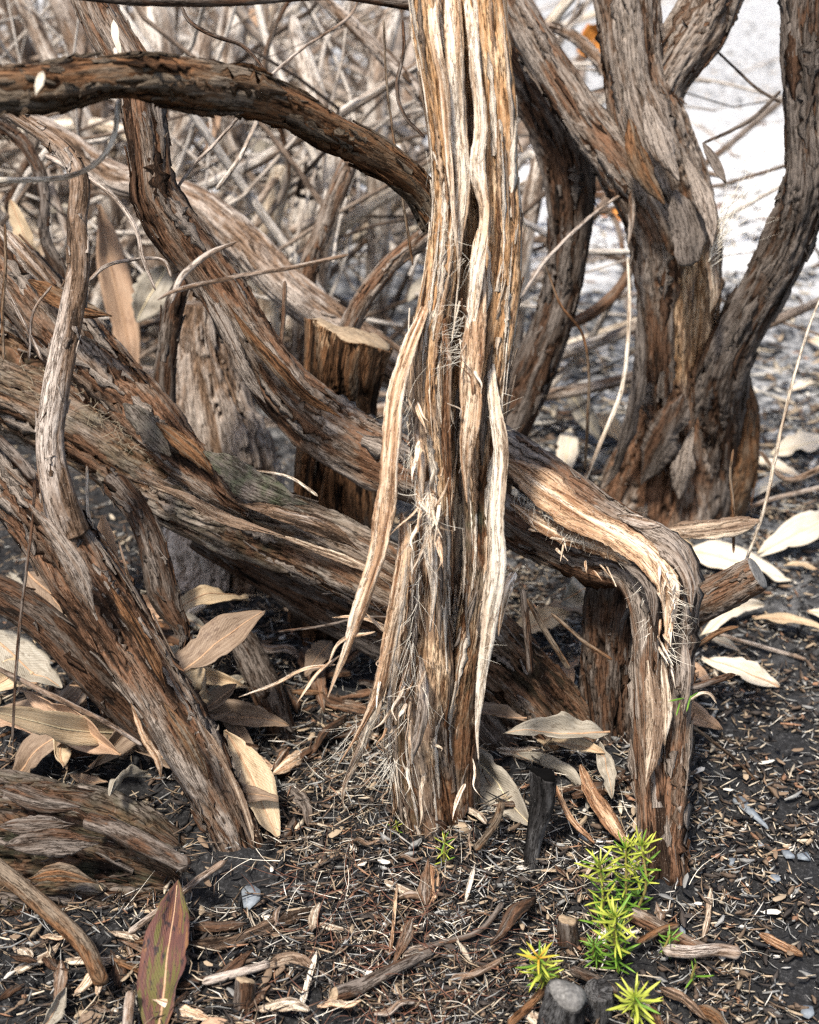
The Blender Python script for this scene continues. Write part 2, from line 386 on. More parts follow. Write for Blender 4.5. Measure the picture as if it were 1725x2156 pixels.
TO_CAM = -FWD
def ribbon(pts, seed, mat='strip', name='bark_strip', parent=None, thick=.0012, cup=.25, rag=.35, twist=0.0, world=False, normal=None,
           taper=(.25, .25), layer=.25, fresh=0.0, m=9, dens=.55, moss=0.0):
    rows = np.asarray(pts, float) if world else path3(pts)
    L0 = np.linalg.norm(np.diff(rows[:, :3], axis=0), axis=1).sum()
    dm = np.mean(np.linalg.norm(rows[:, :3] - CAM, axis=1)); px = dm / (F * .475)
    nv = int(np.clip(L0 / px * dens, 8, 260))
    S, s, tt = spline(rows, nv); C, hw = S[:, :3], S[:, 3]
    nh = TO_CAM if normal is None else np.array(normal, float)
    T = np.gradient(C, axis=0); T /= np.linalg.norm(T, axis=1)[:, None] + 1e-12
    Nn = nh[None, :] - T * (T @ nh)[:, None]; Nn /= np.linalg.norm(Nn, axis=1)[:, None] + 1e-12
    Sd = np.cross(T, Nn)
    tw = twist * tt if not callable(twist) else twist(tt)
    tw = tw + .3 * (n2(tt * 3 + seed, tt * 0 + 3.3, 71) - .5)
    Sd2 = Sd * np.cos(tw)[:, None] + Nn * np.sin(tw)[:, None]; Nn2 = np.cross(Sd2, T)
    Nn2 = Nn * np.cos(tw)[:, None] - Sd * np.sin(tw)[:, None]
    q = np.linspace(-1, 1, m)
    ed = lambda k: 1 + rag * (2 * (n2(s / .022 + k, s * 0 + seed, 72) - .5) + .55 * (n2(s / .0028 + k, s * 0 + seed, 73) - .5))
    eL, eR = ed(11.3), ed(57.1)
    tp = np.minimum(1, np.minimum((tt + .02) / max(taper[0], 1e-3), (1.02 - tt) / max(taper[1], 1e-3))) ** .7
    wid = np.where(q[None, :] < 0, -q[None, :] * eL[:, None], q[None, :] * eR[:, None]) * (hw * tp)[:, None] * np.sign(q)[None, :]
    gro = (n2(q[None, :] * 4 + seed * 3, s[:, None] / .03, 74) - .5) * hw[:, None] * .35 + (n2(q[None, :] * 9 + seed, s[:, None] / .015, 75) - .5) * thick * .9
    hgt = -cup * hw[:, None] * (q[None, :] ** 2) + gro
    top = C[:, None, :] + wid[..., None] * Sd2[:, None, :] + (hgt + thick / 2)[..., None] * Nn2[:, None, :]
    bot = C[:, None, :] + (wid * .97)[..., None] * Sd2[:, None, :] + (hgt - thick / 2)[..., None] * Nn2[:, None, :]
    X = np.concatenate([top, bot[:, ::-1]], 1); nu = 2 * m
    V = X.reshape(-1, 3); n = len(V)
    cu = np.concatenate([wid, (wid * .97)[:, ::-1]], 1)
    co = np.stack([cu + seed * .31, np.concatenate([hgt, hgt[:, ::-1] - thick], 1), s[:, None] + 0 * cu], -1).reshape(-1, 3)
    lay = np.clip(layer + .9 * (n2(q[None, :] * 3.5 + seed * 7, s[:, None] / .05, 76) - .45), 0, 1.2)
    lay = np.concatenate([lay, lay[:, ::-1]], 1).ravel()
    capf = []
    for b in (0, n - nu):
        for j in range(m - 1):
            a = [b + j, b + j + 1, b + nu - 2 - j, b + nu - 1 - j]; capf.append(a if b else a[::-1])
    at = {'bark_co': co, 'layer': lay, 'fresh': np.full(n, float(fresh)), 'moss': np.full(n, float(moss))}
    return link(name, mesh(name, V - origin(parent), [ringfaces(nv, nu), np.array(capf)], mat, at), parent)

def hairs(specs, seed, name='fibres', parent=None, mat='fibre', stuff=True):
    """specs: rows of (root xyz, dir xyz, length, radius, curl)"""
    r = rng(seed); K = 8; Vs = []; Fs = []; b = 0
    for (p0, d, L, rad, curl) in specs:
        d = np.array(d, float); d /= np.linalg.norm(d) + 1e-9; c = r.normal(size=3); c -= d * (c @ d); c /= np.linalg.norm(c) + 1e-9
        g = np.cross(d, c); t = np.linspace(0, 1, K)[:, None]
        C = np.array(p0) + d * t * L + c * (curl * L * t ** 2) + g * (.06 * L * np.sin(t * r.uniform(2, 5)))
        rr = rad * (1 - .85 * t)
        for a in range(3):
            an = a * 2.0944; Vs.append(C + (c * math.cos(an) + g * math.sin(an)) * rr)
        idx = b + np.arange(3)[:, None] * K + np.arange(K - 1)[None, :]
        for a in range(3):
            k = (a + 1) % 3
            Fs.append(np.stack([idx[a], idx[k], idx[k] + 1, idx[a] + 1], 1))
        b += 3 * K
    o = link(name, mesh(name, np.vstack(Vs) - origin(parent), [np.concatenate(Fs)], mat), parent)
    if stuff: o['kind'] = 'stuff'
    return o
def hair_along(pts, n, seed, length=(.006, .018), side=None, parent=None, spread=1.0, rad=.00025, jit=6, name='fibres', mat='fibre'):
    r = rng(seed); rows = path3([(x, y, d, jit * 2) for x, y, d in pts]); S, s, tt = spline(rows, 80)
    out = []
    for _ in range(n):
        c = S[r.integers(80)]; j = r.normal(size=3); 
        d = np.array(side if side is not None else (0, -.5, 0), float) + spread * r.normal(size=3) * .6
        out.append((c[:3] + j * c[3] * .9, d, r.uniform(*length) * 1.4, rad * r.uniform(.6, 1.6), r.uniform(-.3, .3) * r.choice([.3, 1, 1.8])))
    return hairs(out, seed, name, parent, mat)

def flakes(stem, n, seed, parent=None, size=(.006, .022), lift=(.001, .006), mat=None, name='bark_flakes', rng_t=(0, 1), wid=(.0012, .004), K=6, edge=0.0, gain=.42):
    """torn slivers (or, long and wide, loose plates) of bark standing off the surface of a stem"""
    C, rad, T, A, B, s, lb = SURF[stem.name][:7]; r = rng(seed); n = max(8, int(n * gain)); parent = stem; wid = (wid[0] * .6, wid[1] * .8)
    Vs, Fs, CO, LY = [], [], [], []; b = 0
    for _ in range(n):
        i = int(np.clip((r.uniform(*rng_t)) * (len(C) - 1), 0, len(C) - 1)); a = r.uniform(0, 2 * math.pi)
        L = r.uniform(*size); di = L / (s[-1] / len(s)); sg = r.choice([-1, 1])
        w_ = r.uniform(*wid); lf = r.uniform(*lift) * r.uniform(.2, 1) ** 1.5; ph = r.uniform(0, 9); da = r.normal() * (.25 if K < 8 else .10); es = r.choice([-1, 1])
        rows = []; jl, jr = 1 + .45 * r.normal(size=K), 1 + .45 * r.normal(size=K)
        for k in range(K):
            q = k / (K - 1); ii = int(np.clip(i + sg * di * q, 0, len(C) - 1)); aa = a + da * q
            nn = A[ii] * math.cos(aa) + B[ii] * math.sin(aa); tg = -A[ii] * math.sin(aa) + B[ii] * math.cos(aa)
            j = int(aa / (2 * math.pi) * lb.shape[1]) % lb.shape[1]
            base = C[ii] + nn * (rad[ii] * lb[ii, j] + .0004 + lf * q ** 2.2)
            tp = (1 - .75 * q ** 1.5) if K < 8 else min(1, .25 + 3 * q, .12 + 2.6 * (1 - q))
            wl, wr = w_ * tp * np.clip(jl[k], .4, 1.7), w_ * tp * np.clip(jr[k], .4, 1.7); e = edge * w_ * math.sin(q * 3.14)
            th = .0005 + .08 * w_
            for (x, h) in ((-wl, e * (es < 0)), (0, th), (wr, e * (es > 0)), (0, -.0008)):
                rows.append(base + tg * x + nn * h)
        Vs.append(np.array(rows))
        CO.append(np.array([[x * w_ * 2 + ph, ph * .1, s[i] + L * k / K] for k in range(K) for x in (-1, 0, 1, 0)]))
        LY.append(np.full(4 * K, r.uniform(.1, 1.0) if r.random() < .7 else 1.0))
        Fs.append(ringfaces(K, 4) + b); b += 4 * K
    at = {'bark_co': np.vstack(CO), 'layer': np.concatenate(LY), 'fresh': np.zeros(b), 'moss': np.zeros(b)}
    o = link(name, mesh(name, np.vstack(Vs) - origin(parent), [np.concatenate(Fs)], mat or stem.data.materials[0].name, at), parent)
    o['kind'] = 'stuff'
    return o
def peels(stem, n, seed, size=(.025, .075), wid=(.003, .0075), lift=(.0005, .005), edge=.55, mat=None, rng_t=(0, 1)):
    return flakes(stem, n, seed, None, size, lift, mat, 'bark_peels', rng_t, wid, K=16, edge=edge, gain=1.0)
for k in list(M): M.setdefault(M[k].name, M[k])

def disc(center, axis, r0, r1, mat, name, parent, seed, rough=.0015, ecc=1.0, n=40, rings=7, depth=.003):
    """sawn / broken end: uneven disc with a rim wall"""
    ax = np.array(axis, float); ax /= np.linalg.norm(ax); h = np.array([1, .2, .1]) if abs(ax[0]) < .8 else np.array([0, 1, .2])
    a = np.cross(ax, h); a /= np.linalg.norm(a); b = np.cross(ax, a); V = []
    th = np.arange(n) / n
    lob = 1 + .14 * (vnoise(th, 0 * th + .5, 7, seed) - .5) * 2
    for k in range(rings + 1):
        q = k / rings
        for i in range(n):
            an = th[i] * 2 * math.pi; rr = q * lob[i]
            hh = rough * 2 * (float(n2(np.array(rr * math.cos(an) * 4 + 9), np.array(rr * math.sin(an) * 4 + seed), 81)) - .5)
            V.append(np.array(center) + a * (rr * r0 * math.cos(an)) + b * (rr * r1 * math.sin(an)) + ax * hh)
    for i in range(n):
        V.append(V[rings * n + i] - ax * depth)
    V = np.array(V)
    o = link(name, mesh(name, V - origin(parent), [ringfaces(rings + 2, n)], mat), parent)
    return o

def cut_face(stem, end, mat, seed, rough=.0012, bulge=0.0, proud=.0006, name='cut_face'):
    """sawn or torn end of a stem: fills the stem's own end ring with an uneven face"""
    X = SURF[stem.name][7]; C = SURF[stem.name][0]; ring = X[0] if end == 0 else X[-1]; c = ring.mean(0); kk = max(1, len(ring) // 16); ring = sum(np.roll(ring, j_, 0) for j_ in range(-kk, kk + 1)) / (2 * kk + 1)
    ax = (C[0] - C[3]) if end == 0 else (C[-1] - C[-4]); ax = ax / np.linalg.norm(ax); n = len(ring); K = 9; V = []; ax = ax if end else ax
    for k in range(K + 1):
        q = k / K; P = c + (ring - c) * (q * .96)
        e = (P - c); h = ((n2(e[:, 0] / .012 + seed, (e[:, 1] + e[:, 2]) / .009 + 40, 81)) * 1.6 * rough + n2(e[:, 0] / .002 + seed, (e[:, 1] + e[:, 2]) / .007 + 40, 82) * rough * .5) * (1 - q ** 5)
        V.append(P + ax * (proud + bulge * (1 - q * q) + h)[:, None])
    V.append(V[-1] - ax * .002); V = np.vstack(V)
    f = ringfaces(K + 2, n); f = f if end == 0 else f[:, ::-1]
    return link(name, mesh(name, V - origin(stem.parent), [f[:, ::-1]], mat), stem.parent)

def leaf(a, b, width, seed, mat, name='dry_leaf', label=None, normal=(0, -.3, 1), bend=.12, cup=.25, wav=.06, peak=.45, rib='midrib', roll=0.0, group=None, sharp=.8):
    """lance-shaped dead leaf from stalk end a to tip b (world points), full width in metres"""
    width *= .86; cup *= 1.5; wav *= 1.8; roll += .25 * math.sin(seed * 1.7)
    a = np.array(a, float); b = np.array(b, float); L = np.linalg.norm(b - a); t = (b - a) / L
    nn = np.array(normal, float); nn -= t * (nn @ t); nn /= np.linalg.norm(nn); sd = np.cross(t, nn)
    if roll: nn, sd = nn * math.cos(roll) + sd * math.sin(roll), sd * math.cos(roll) - nn * math.sin(roll)
    nv, mu = (30, 9) if rib else (12, 5); q = np.linspace(0, 1, nv); x = np.linspace(-1, 1, mu)
    e = peak; prof = np.where(q < e, np.sin(q / e * math.pi / 2) ** sharp, np.cos((q - e) / (1 - e) * math.pi / 2) ** sharp)
    prof = np.maximum(prof, .02) * (1 + .06 * (n2(q * 9 + seed, q * 0 + 2, 91) - .5) * 2)
    W_ = width / 2 * prof
    X = W_[:, None] * x[None, :]
    bite = 1 - .22 * smooth(.62, .9, n2(q[:, None] * 14 + seed * 3, np.sign(x)[None, :] * 2 + 9, 94)) * smooth(.5, 1, np.abs(x))[None, :]
    X = X * bite
    H = bend * L * (np.sin(q * math.pi))[:, None] - cup * W_[:, None] * (1 - np.abs(x[None, :])) + wav * width * 2 * (n2(q[:, None] * 6 + seed, x[None, :] * 1.3 + 5, 92) - .5)
    sw = .06 * L * (n2(q * 2 + seed, q * 0 + 7, 93) - .5)
    C = a + t * (q * L)[:, None] + sd * sw[:, None]
    th_ = .0006; tq = (.9 * math.sin(seed * 2.3) * (q - .4))[:, None, None]
    sdq = sd * np.cos(tq) + nn * np.sin(tq); nnq = nn * np.cos(tq) - sd * np.sin(tq)
    top = C[:, None, :] + X[..., None] * sdq + (H[..., None] - bend * L * np.sin(q * math.pi)[:, None, None]) * nnq + (bend * L * np.sin(q * math.pi))[:, None, None] * nn; bot = top - nnq * th_
    XX = np.concatenate([top, bot[:, ::-1]], 1); V = XX.reshape(-1, 3); nu = 2 * mu
    lc = np.stack([np.concatenate([x, x[::-1]])[None, :] + 0 * q[:, None] + 0, q[:, None] * L / width + 0 * np.zeros((1, nu)), np.full((nv, nu), seed * 1.7)], -1).reshape(-1, 3)
    lc[:, 1] = np.repeat(q, nu)
    o = link(name, mesh(name, V - a, [ringfaces(nv, nu)], mat, {'leaf_co': lc}), None, tuple(a))
    if label: tag(o, label, 'leaf', group)
    mid = np.hstack([top[:, mu // 2] + nn * .0003 - a, np.linspace(.0011, .0003, nv)[:, None] * min(1, width / .025)])
    if rib:
        S = mid[::2]; T_, A_, B_ = frames(S[:, :3], nn); an = np.arange(6) / 6 * 2 * math.pi
        Vr = S[:, None, :3] + S[:, 3][:, None, None] * (np.cos(an)[None, :, None] * A_[:, None] * .7 + np.sin(an)[None, :, None] * B_[:, None])
        link('midrib', mesh('midrib', Vr.reshape(-1, 3), [ringfaces(len(S), 6)], rib), o)
    return o

# ================================================================== GROUND
def axis_pts(lo, hi, step, far_lo, far_hi, g=1.22):
    a = list(np.arange(lo, hi + 1e-6, step)); s = step; x = hi
    while x < far_hi: s *= g; x += s; a.append(x)
    s = step; x = lo; pre = []
    while x > far_lo: s *= g; x -= s; pre.append(x)
    return np.array(pre[::-1] + a)
gx = axis_pts(-.46, .46, .0042, -150, 150); gy = axis_pts(.44, 1.35, .0042, -60, 300)
GX, GY = np.meshgrid(gx, gy); GZ = terrain(GX, GY)
nx, ny = len(gx), len(gy); i = np.arange(ny - 1)[:, None] * nx; j = np.arange(nx - 1)[None, :]
gf = np.stack([i + j, i + j + 1, i + nx + j + 1, i + nx + j], -1).reshape(-1, 4)
ground = link('ground', mesh('ground', np.stack([GX, GY, GZ], -1).reshape(-1, 3), [gf], 'soil')); ground['kind'] = 'structure'

# ================================================================== STEMS
# --- the split stem in the middle
ms = thing('shrub_stem', 'upright split stem in the centre, bark shredded into pale hanging fibres', 'stem', gd(945, 1790), 'stems of the old shrub')
core = tube([(968, -60, .885, 106), (985, 300, .905, 96), (988, 600, .925, 98), (968, 900, .957, 100), (962, 1150, .985, 100), (938, 1480, 1.0, 112), (938, 1660, 1.022, 130), (938, 1800, 1.04, 165)],
            101, 'bark_split', 'core', ms, kink=.06, knots=.35, rel=1.2, fresh=[(0, .55), (.45, .6), (.62, .35), (.8, .15), (1, .05)], crack=1.4, plate=.004, moss=[(0, 0), (.6, .2), (.8, .6), (1, .3)])  # lower half tinted dark and mossy, painting in the shaded gap between strands
ribL = tube([(884, -60, .855, 54), (898, 60, .86, 60), (921, 200, .867, 54), (936, 330, .875, 50), (940, 450, .885, 50), (930, 580, .893, 62), (910, 700, .90, 66), (902, 800, .905, 70), (908, 920, .913, 76), (918, 1040, .922, 66), (918, 1160, .933, 66), (912, 1300, .945, 76), (910, 1420, .957, 88), (906, 1530, .972, 92), (920, 1640, .992, 96), (934, 1790, 1.02, 118)],
            102, 'bark_split', 'strand', ms, kink=.06, knots=.35, rel=1.15, fresh=[(0, .72), (.35, .70), (.5, .52), (.6, .55), (.75, .52), (.9, .42), (1, .25)], crack=1.9, fibre_c=.0013)
ribR = tube([(1022, -60, .86, 78), (1032, 60, .865, 82), (1044, 200, .87, 80), (1050, 330, .878, 78), (1054, 450, .885, 80), (1050, 580, .893, 86), (1040, 700, .90, 84), (1026, 820, .908, 84), (1014, 940, .917, 84), (1012, 1060, .928, 68), (1012, 1180, .938, 66), (996, 1300, .952, 60), (978, 1420, .968, 62), (962, 1530, .985, 70), (956, 1650, 1.003, 80), (962, 1790, 1.028, 104)],
            103, 'bark_split', 'strand', ms, kink=.06, knots=.35, rel=1.15, fresh=[(0, .72), (.35, .74), (.52, .56), (.58, .34), (.75, .40), (1, .22)], crack=1.9, fibre_c=.0013, moss=[(0, 0), (.56, 0), (.62, .6), (.70, .2), (1, .15)])
low = tube([(866, 1100, .945, 26), (872, 1200, .95, 44), (866, 1300, .953, 52), (856, 1400, .96, 58), (848, 1490, .97, 58), (852, 1580, .982, 62), (868, 1670, .998, 72), (886, 1780, 1.02, 96)],
           104, 'bark_split', 'strand', ms, kink=.06, knots=.35, rel=.9, fresh=[(0, .55), (.4, .5), (.7, .4), (1, .2)], crack=1.4, moss=[(0, 0), (.5, .3), (1, .5)])
flakes(ribL, 170, 1, ms, (.008, .035), (.001, .005), 'strip', wid=(.0008, .0028))
flakes(ribR, 130, 2, ms, (.008, .035), (.001, .005), 'strip', wid=(.0008, .0028), rng_t=(0, .7))
flakes(low, 140, 3, ms, (.01, .04), (.002, .010), 'strip', wid=(.0006, .0025))
flakes(ribL, 150, 4, ms, (.01, .04), (.002, .009), 'bark_split', wid=(.001, .003), rng_t=(.55, 1))
for k_, (s_, rt) in enumerate(((ribL, (.0, .95)), (ribR, (.0, .75)), (low, (0, 1)), (core, (.1, .8)))):
    flakes(s_, (110, 80, 70, 60)[k_], 600 + k_, ms, (.03, .11), (.0005, .009), 'strip', 'bark_strands', rt, (.0009, .0030), 18, .5, 1.0)
    flakes(s_, (50, 50, 40, 40)[k_], 610 + k_, ms, (.03, .11), (.0005, .006), 'bark_split', 'bark_strands', rt, (.0009, .0030), 18, .5, 1.0)
flakes(ribR, 120, 5, ms, (.01, .04), (.002, .007), 'bark', wid=(.001, .003), rng_t=(.5, 1))
strips = [  # the hanging and clinging ribbons of inner bark
    ([(908, -40, .838, 26), (920, 90, .842, 26), (938, 190, .846, 24), (944, 300, .852, 18), (952, 400, .858, 16), (960, 520, .866, 10)], 'strip', .55, 'pale'),
    ([(955, -40, .852, 40), (962, 120, .855, 44), (970, 260, .862, 40), (978, 390, .868, 34), (968, 500, .875, 24), (965, 610, .88, 14)], 'strip', .55, 'pale'),
    ([(988, -30, .842, 24), (1002, 120, .846, 24), (1012, 260, .85, 28), (1004, 360, .853, 34), (1018, 450, .857, 22), (1004, 570, .86, 34), (988, 700, .866, 26), (972, 770, .872, 8)], 'strip', .75, 'pale'),
    ([(1010, 480, .868, 18), (1000, 620, .868, 40), (992, 740, .866, 52), (988, 850, .87, 52), (978, 950, .878, 44), (984, 1060, .892, 40)], 'strip', .35, 'tan'),
    ([(1032, 700, .895, 8), (1034, 790, .886, 20), (1041, 870, .873, 32), (1052, 960, .868, 36), (1042, 1080, .868, 36), (1046, 1190, .87, 36), (1030, 1310, .878, 34), (1014, 1440, .888, 28), (1006, 1530, .895, 20), (1008, 1600, .90, 10)], 'strip_grey', .55, 'grey'),
    ([(914, 590, .895, 16), (890, 660, .884, 26), (860, 735, .874, 34), (830, 840, .868, 38), (820, 960, .866, 40), (812, 1070, .868, 42), (796, 1170, .87, 40), (762, 1270, .875, 34), (730, 1370, .882, 28), (706, 1430, .888, 18), (690, 1470, .892, 8)], 'strip', .35, 'long'),
    ([(846, 1080, .880, 12), (852, 1170, .885, 34), (838, 1260, .89, 36), (822, 1350, .90, 36), (806, 1440, .91, 30), (770, 1520, .922, 20), (714, 1610, .935, 8)], 'strip', .30, 'second'),
    ([(806, 1390, .925, 14), (790, 1480, .932, 30), (768, 1560, .94, 22), (724, 1660, .95, 10), (726, 1710, .955, 4)], 'strip_grey', .3, 'third'),
    ([(905, 1000, .893, 14), (910, 1070, .89, 32), (905, 1150, .893, 32), (912, 1240, .90, 20), (905, 1330, .91, 10)], 'strip', .9, 'tuft'),
    ([(868, 880, .895, 10), (884, 960, .893, 22), (880, 1040, .896, 22), (890, 1120, .903, 10)], 'strip', .5, 'inner'),
    ([(930, 620, .873, 8), (940, 760, .878, 20), (938, 900, .885, 22), (945, 1020, .893, 14), (950, 1120, .9, 6)], 'bark_split', .3, 'brown'),
    ([(885, 1380, .92, 8), (892, 1480, .918, 24), (880, 1560, .925, 20), (850, 1640, .935, 10)], 'bark', .8, 'greyish'),
    ([(1085, 1205, .90, 14), (1068, 1240, .905, 26), (1055, 1300, .915, 14), (1050, 1340, .92, 5)], 'strip', .6, 'tab'),
]
for k, (pp, mt, ly, _) in enumerate(strips):
    pp = [(pp[0][0], pp[0][1], pp[0][2] + .022, pp[0][3])] + pp[1:]
    ribbon(pp, 200 + k, mt, 'bark_strip', ms, layer=ly, cup=.4, rag=.2, taper=(.06, .35), thick=.0009, twist=lambda q, k=k: .45 * np.sin(q * 3 + k), m=13)
for k, (pp, n, side, ln, rd) in enumerate([
        ([(885, 1040, .875), (905, 1080, .872), (915, 1110, .875)], 70, (-.2, -.8, .5), (.006, .018), .00045),
        ([(900, 1100, .878), (905, 1160, .88), (880, 1130, .88)], 50, (-.3, -.7, -.5), (.005, .016), .0004),
        ([(858, 830, .875), (862, 900, .878), (868, 980, .88)], 90, (-.3, -.3, -.8), (.008, .022), .0003),
        ([(978, 640, .862), (972, 700, .862), (965, 765, .866)], 80, (-.8, -.2, -.3), (.006, .016), .0003),
        ([(940, 480, .87), (960, 520, .865), (985, 560, .862)], 40, (-.3, -.5, -.4), (.008, .020), .00025),
        ([(990, 330, .85), (985, 360, .85)], 22, (0, -.4, -.7), (.006, .016), .0003),
        ([(820, 1560, .93), (830, 1620, .93), (812, 1590, .928)], 60, (-.3, -.5, -.6), (.008, .022), .0004),
        ([(760, 1500, .93), (740, 1560, .935), (800, 1500, .925)], 60, (-.3, -.3, -.8), (.010, .030), .0003),
        ([(890, 1200, .9), (860, 1320, .905), (890, 1450, .915)], 60, (-.2, -.4, -.7), (.010, .030), .00028),
        ([(1060, 830, .872), (1040, 900, .875)], 26, (.5, -.4, .3), (.005, .014), .0003),
        ([(1030, 1200, .865), (1040, 1250, .868), (1000, 1420, .885)], 30, (.2, -.5, .1), (.005, .012), .00022),
        ([(900, 300, .85), (930, 620, .865), (950, 900, .88)], 40, (0, -.4, -.7), (.006, .016), .0002),
        ([(870, 1350, .91), (850, 1450, .92), (870, 1600, .935)], 36, (-.1, -.3, -1), (.015, .05), .00025)]):
    hair_along(pp, int(n * .5), 300 + k, ln, side, ms, .8, rd * .42)
r = rng(52)       # torn splinters
for k in range(58):
    z_ = ((880, 930, 1030, 1130, .872, .884), (850, 890, 820, 1000, .873, .884), (960, 1000, 640, 900, .862, .872), (800, 900, 1350, 1650, .905, .945), (870, 1000, 1450, 1750, .925, .965))[(0, 0, 1, 2, 3, 3, 3, 4)[k % 8]]
    x_, y_, d_ = r.uniform(z_[0], z_[1]), r.uniform(z_[2], z_[3]), r.uniform(z_[4], z_[5]); L_ = r.uniform(30, 95); an = r.normal(math.pi / 2 + (.25 if k % 8 in (4, 5, 6) else 0), .32); w0 = r.uniform(4, 10)
    dx, dy = math.cos(an) * L_, math.sin(an) * L_ * (1 if r.random() < .7 else -1)
    ribbon([(x_, y_, d_ + .012, w0), (x_ + dx * .35, y_ + dy * .35, d_, w0), (x_ + dx * .7 + r.normal() * 4, y_ + dy * .7, d_ - .004, w0 * .7), (x_ + dx + r.normal() * 8, y_ + dy, d_ - .008, 2)], 5000 + k, ('strip', 'strip_grey', 'strip')[k % 3], 'splinter', ms, thick=.0007, layer=r.uniform(.1, 1.0), m=5, rag=.3, cup=.3, taper=(.1, .5), twist=r.normal() * .6)
for k, pp in enumerate([[(706, 1400, .885, 9), (640, 1410, .88, 7), (580, 1440, .878, 8), (503, 1468, .876, 4)], [(716, 1380, .885, 8), (668, 1420, .88, 7), (624, 1482, .88, 3)],
                        [(790, 1330, .885, 9), (720, 1350, .88, 8), (690, 1400, .88, 5)], [(700, 1300, .93, 5), (760, 1300, .92, 7), (830, 1325, .91, 9)], [(770, 1290, .9, 4), (800, 1320, .9, 10), (832, 1350, .905, 6)]]):
    ribbon(pp, 240 + k, 'strip', 'fibre_end', ms, thick=.001, layer=.5, m=5, rag=.3)

# --- long stem: roots at the right, bends over, runs behind the split stem and climbs to the upper left
ds = thing('shrub_stem', 'long stem arching from the right foreground behind the split stem to upper left', 'stem', gd(1390, 1880), 'stems of the old shrub')
dfresh = [(0, .0), (.3, .06), (.55, .0), (.68, .12), (.85, .1), (1, 0)]
dmain = tube([(170, -60, 1.0, 80), (222, 60, 1.0, 82), (282, 165, 1.0, 84), (304, 270, 1.0, 80), (314, 350, 1.005, 80), (324, 412, 1.012, 94), (362, 476, 1.022, 112), (410, 540, 1.03, 108), (467, 620, 1.04, 112), (530, 720, 1.05, 118), (600, 815, 1.06, 125), (690, 890, 1.07, 132), (790, 950, 1.07, 130), (900, 1000, 1.07, 122), (1000, 1045, 1.06, 108), (1080, 1104, 1.045, 82), (1160, 1152, 1.03, 72), (1240, 1186, 1.02, 66), (1312, 1202, 1.005, 70), (1350, 1238, .995, 74), (1362, 1330, .99, 58), (1362, 1460, .985, 60), (1370, 1600, .98, 74), (1384, 1750, .975, 84), (1392, 1920, .968, 96)],
             111, 'bark', 'lower_strand', ds, rel=1.35, lobe=.22, fresh=dfresh, layer=[(0, -.05), (.3, -.12), (.55, -.05), (.7, .0), (.85, -.1), (1, -.3)], crack=1.2)
dup_ = tube([(960, 880, 1.07, 90), (1060, 945, 1.055, 82), (1150, 1005, 1.04, 76), (1240, 1062, 1.025, 70), (1325, 1108, 1.01, 58), (1398, 1150, .995, 70), (1434, 1208, .985, 66), (1442, 1330, .98, 46), (1432, 1460, .978, 46), (1420, 1600, .975, 50), (1412, 1750, .97, 52), (1410, 1900, .968, 58)],
            112, 'bark', 'upper_strand', ds, rel=1.25, lobe=.24, fresh=[(0, .1), (.4, .1), (.6, .05), (1, 0)], layer=.12)
flakes(dmain, 420, 11, ds, (.006, .028), (.001, .006))
flakes(dup_, 160, 12, ds, (.006, .025), (.001, .006))
for k, (pp, mt, ly) in enumerate([
        ([(1058, 965, .998, 60), (1110, 1002, .994, 88), (1170, 1045, .988, 88), (1240, 1088, .978, 76), (1310, 1126, .968, 62), (1368, 1170, .958, 56), (1402, 1230, .947, 50), (1408, 1300, .95, 40), (1402, 1390, .948, 22)], 'strip', .32),
        ([(1075, 1060, 1.0, 20), (1130, 1095, .998, 40), (1200, 1130, .99, 40), (1270, 1160, .98, 34), (1330, 1190, .965, 20)], 'strip', .35),
        ([(1365, 1390, .955, 20), (1380, 1480, .952, 34), (1374, 1580, .95, 34), (1360, 1660, .948, 12)], 'strip_grey', .1),
        ([(1395, 1380, .95, 12), (1405, 1480, .95, 22), (1400, 1570, .95, 8)], 'strip_grey', .3),
        ([(1300, 1085, .99, 16), (1345, 1100, .975, 26), (1392, 1108, .965, 16)], 'bark_grey', .6),
        ([(1352, 1120, .975, 16), (1412, 1158, .955, 44), (1450, 1218, .945, 34), (1456, 1290, .945, 10)], 'bark', .9),
        ([(1300, 1180, .972, 14), (1350, 1205, .96, 34), (1376, 1250, .952, 26), (1378, 1320, .95, 8)], 'bark_dark', .9),
        ([(1440, 1340, .95, 10), (1446, 1420, .945, 24), (1440, 1500, .948, 10)], 'bark', .8),
        ([(480, 640, 1.0, 8), (560, 745, 1.01, 26), (640, 830, 1.015, 26), (720, 880, 1.02, 8)], 'bark_warm', .3),
        ([(420, 600, 1.0, 10), (470, 690, 1.01, 34), (520, 790, 1.02, 30), (560, 850, 1.03, 10)], 'bark', .8)]):
    ribbon(pp, 260 + k, mt, 'bark_strip', ds, layer=ly, cup=.3, rag=.28, taper=(.2, .22), twist=lambda q, k=k: .35 * np.sin(q * 4 + k))
for k, (pp, n, side, ln, rd) in enumerate([
        ([(1085, 1030, 1.0), (1160, 1085, .99), (1240, 1130, .98)], 110, (-.1, -.6, -.7), (.005, .015), .00028),
        ([(1400, 1200, .95), (1418, 1270, .945), (1412, 1360, .945), (1405, 1390, .945)], 110, (.6, -.7, .1), (.005, .016), .00045),
        ([(1130, 1090, 1.0), (1210, 1140, .99), (1300, 1180, .975)], 60, (.2, -.6, .5), (.004, .012), .0003),
        ([(1350, 1230, .96), (1368, 1300, .955), (1358, 1340, .955)], 40, (-.5, -.6, -.4), (.004, .012), .0003)]):
    hair_along(pp, int(n * .6), 330 + k, ln, side, ds, .7, rd * .42)

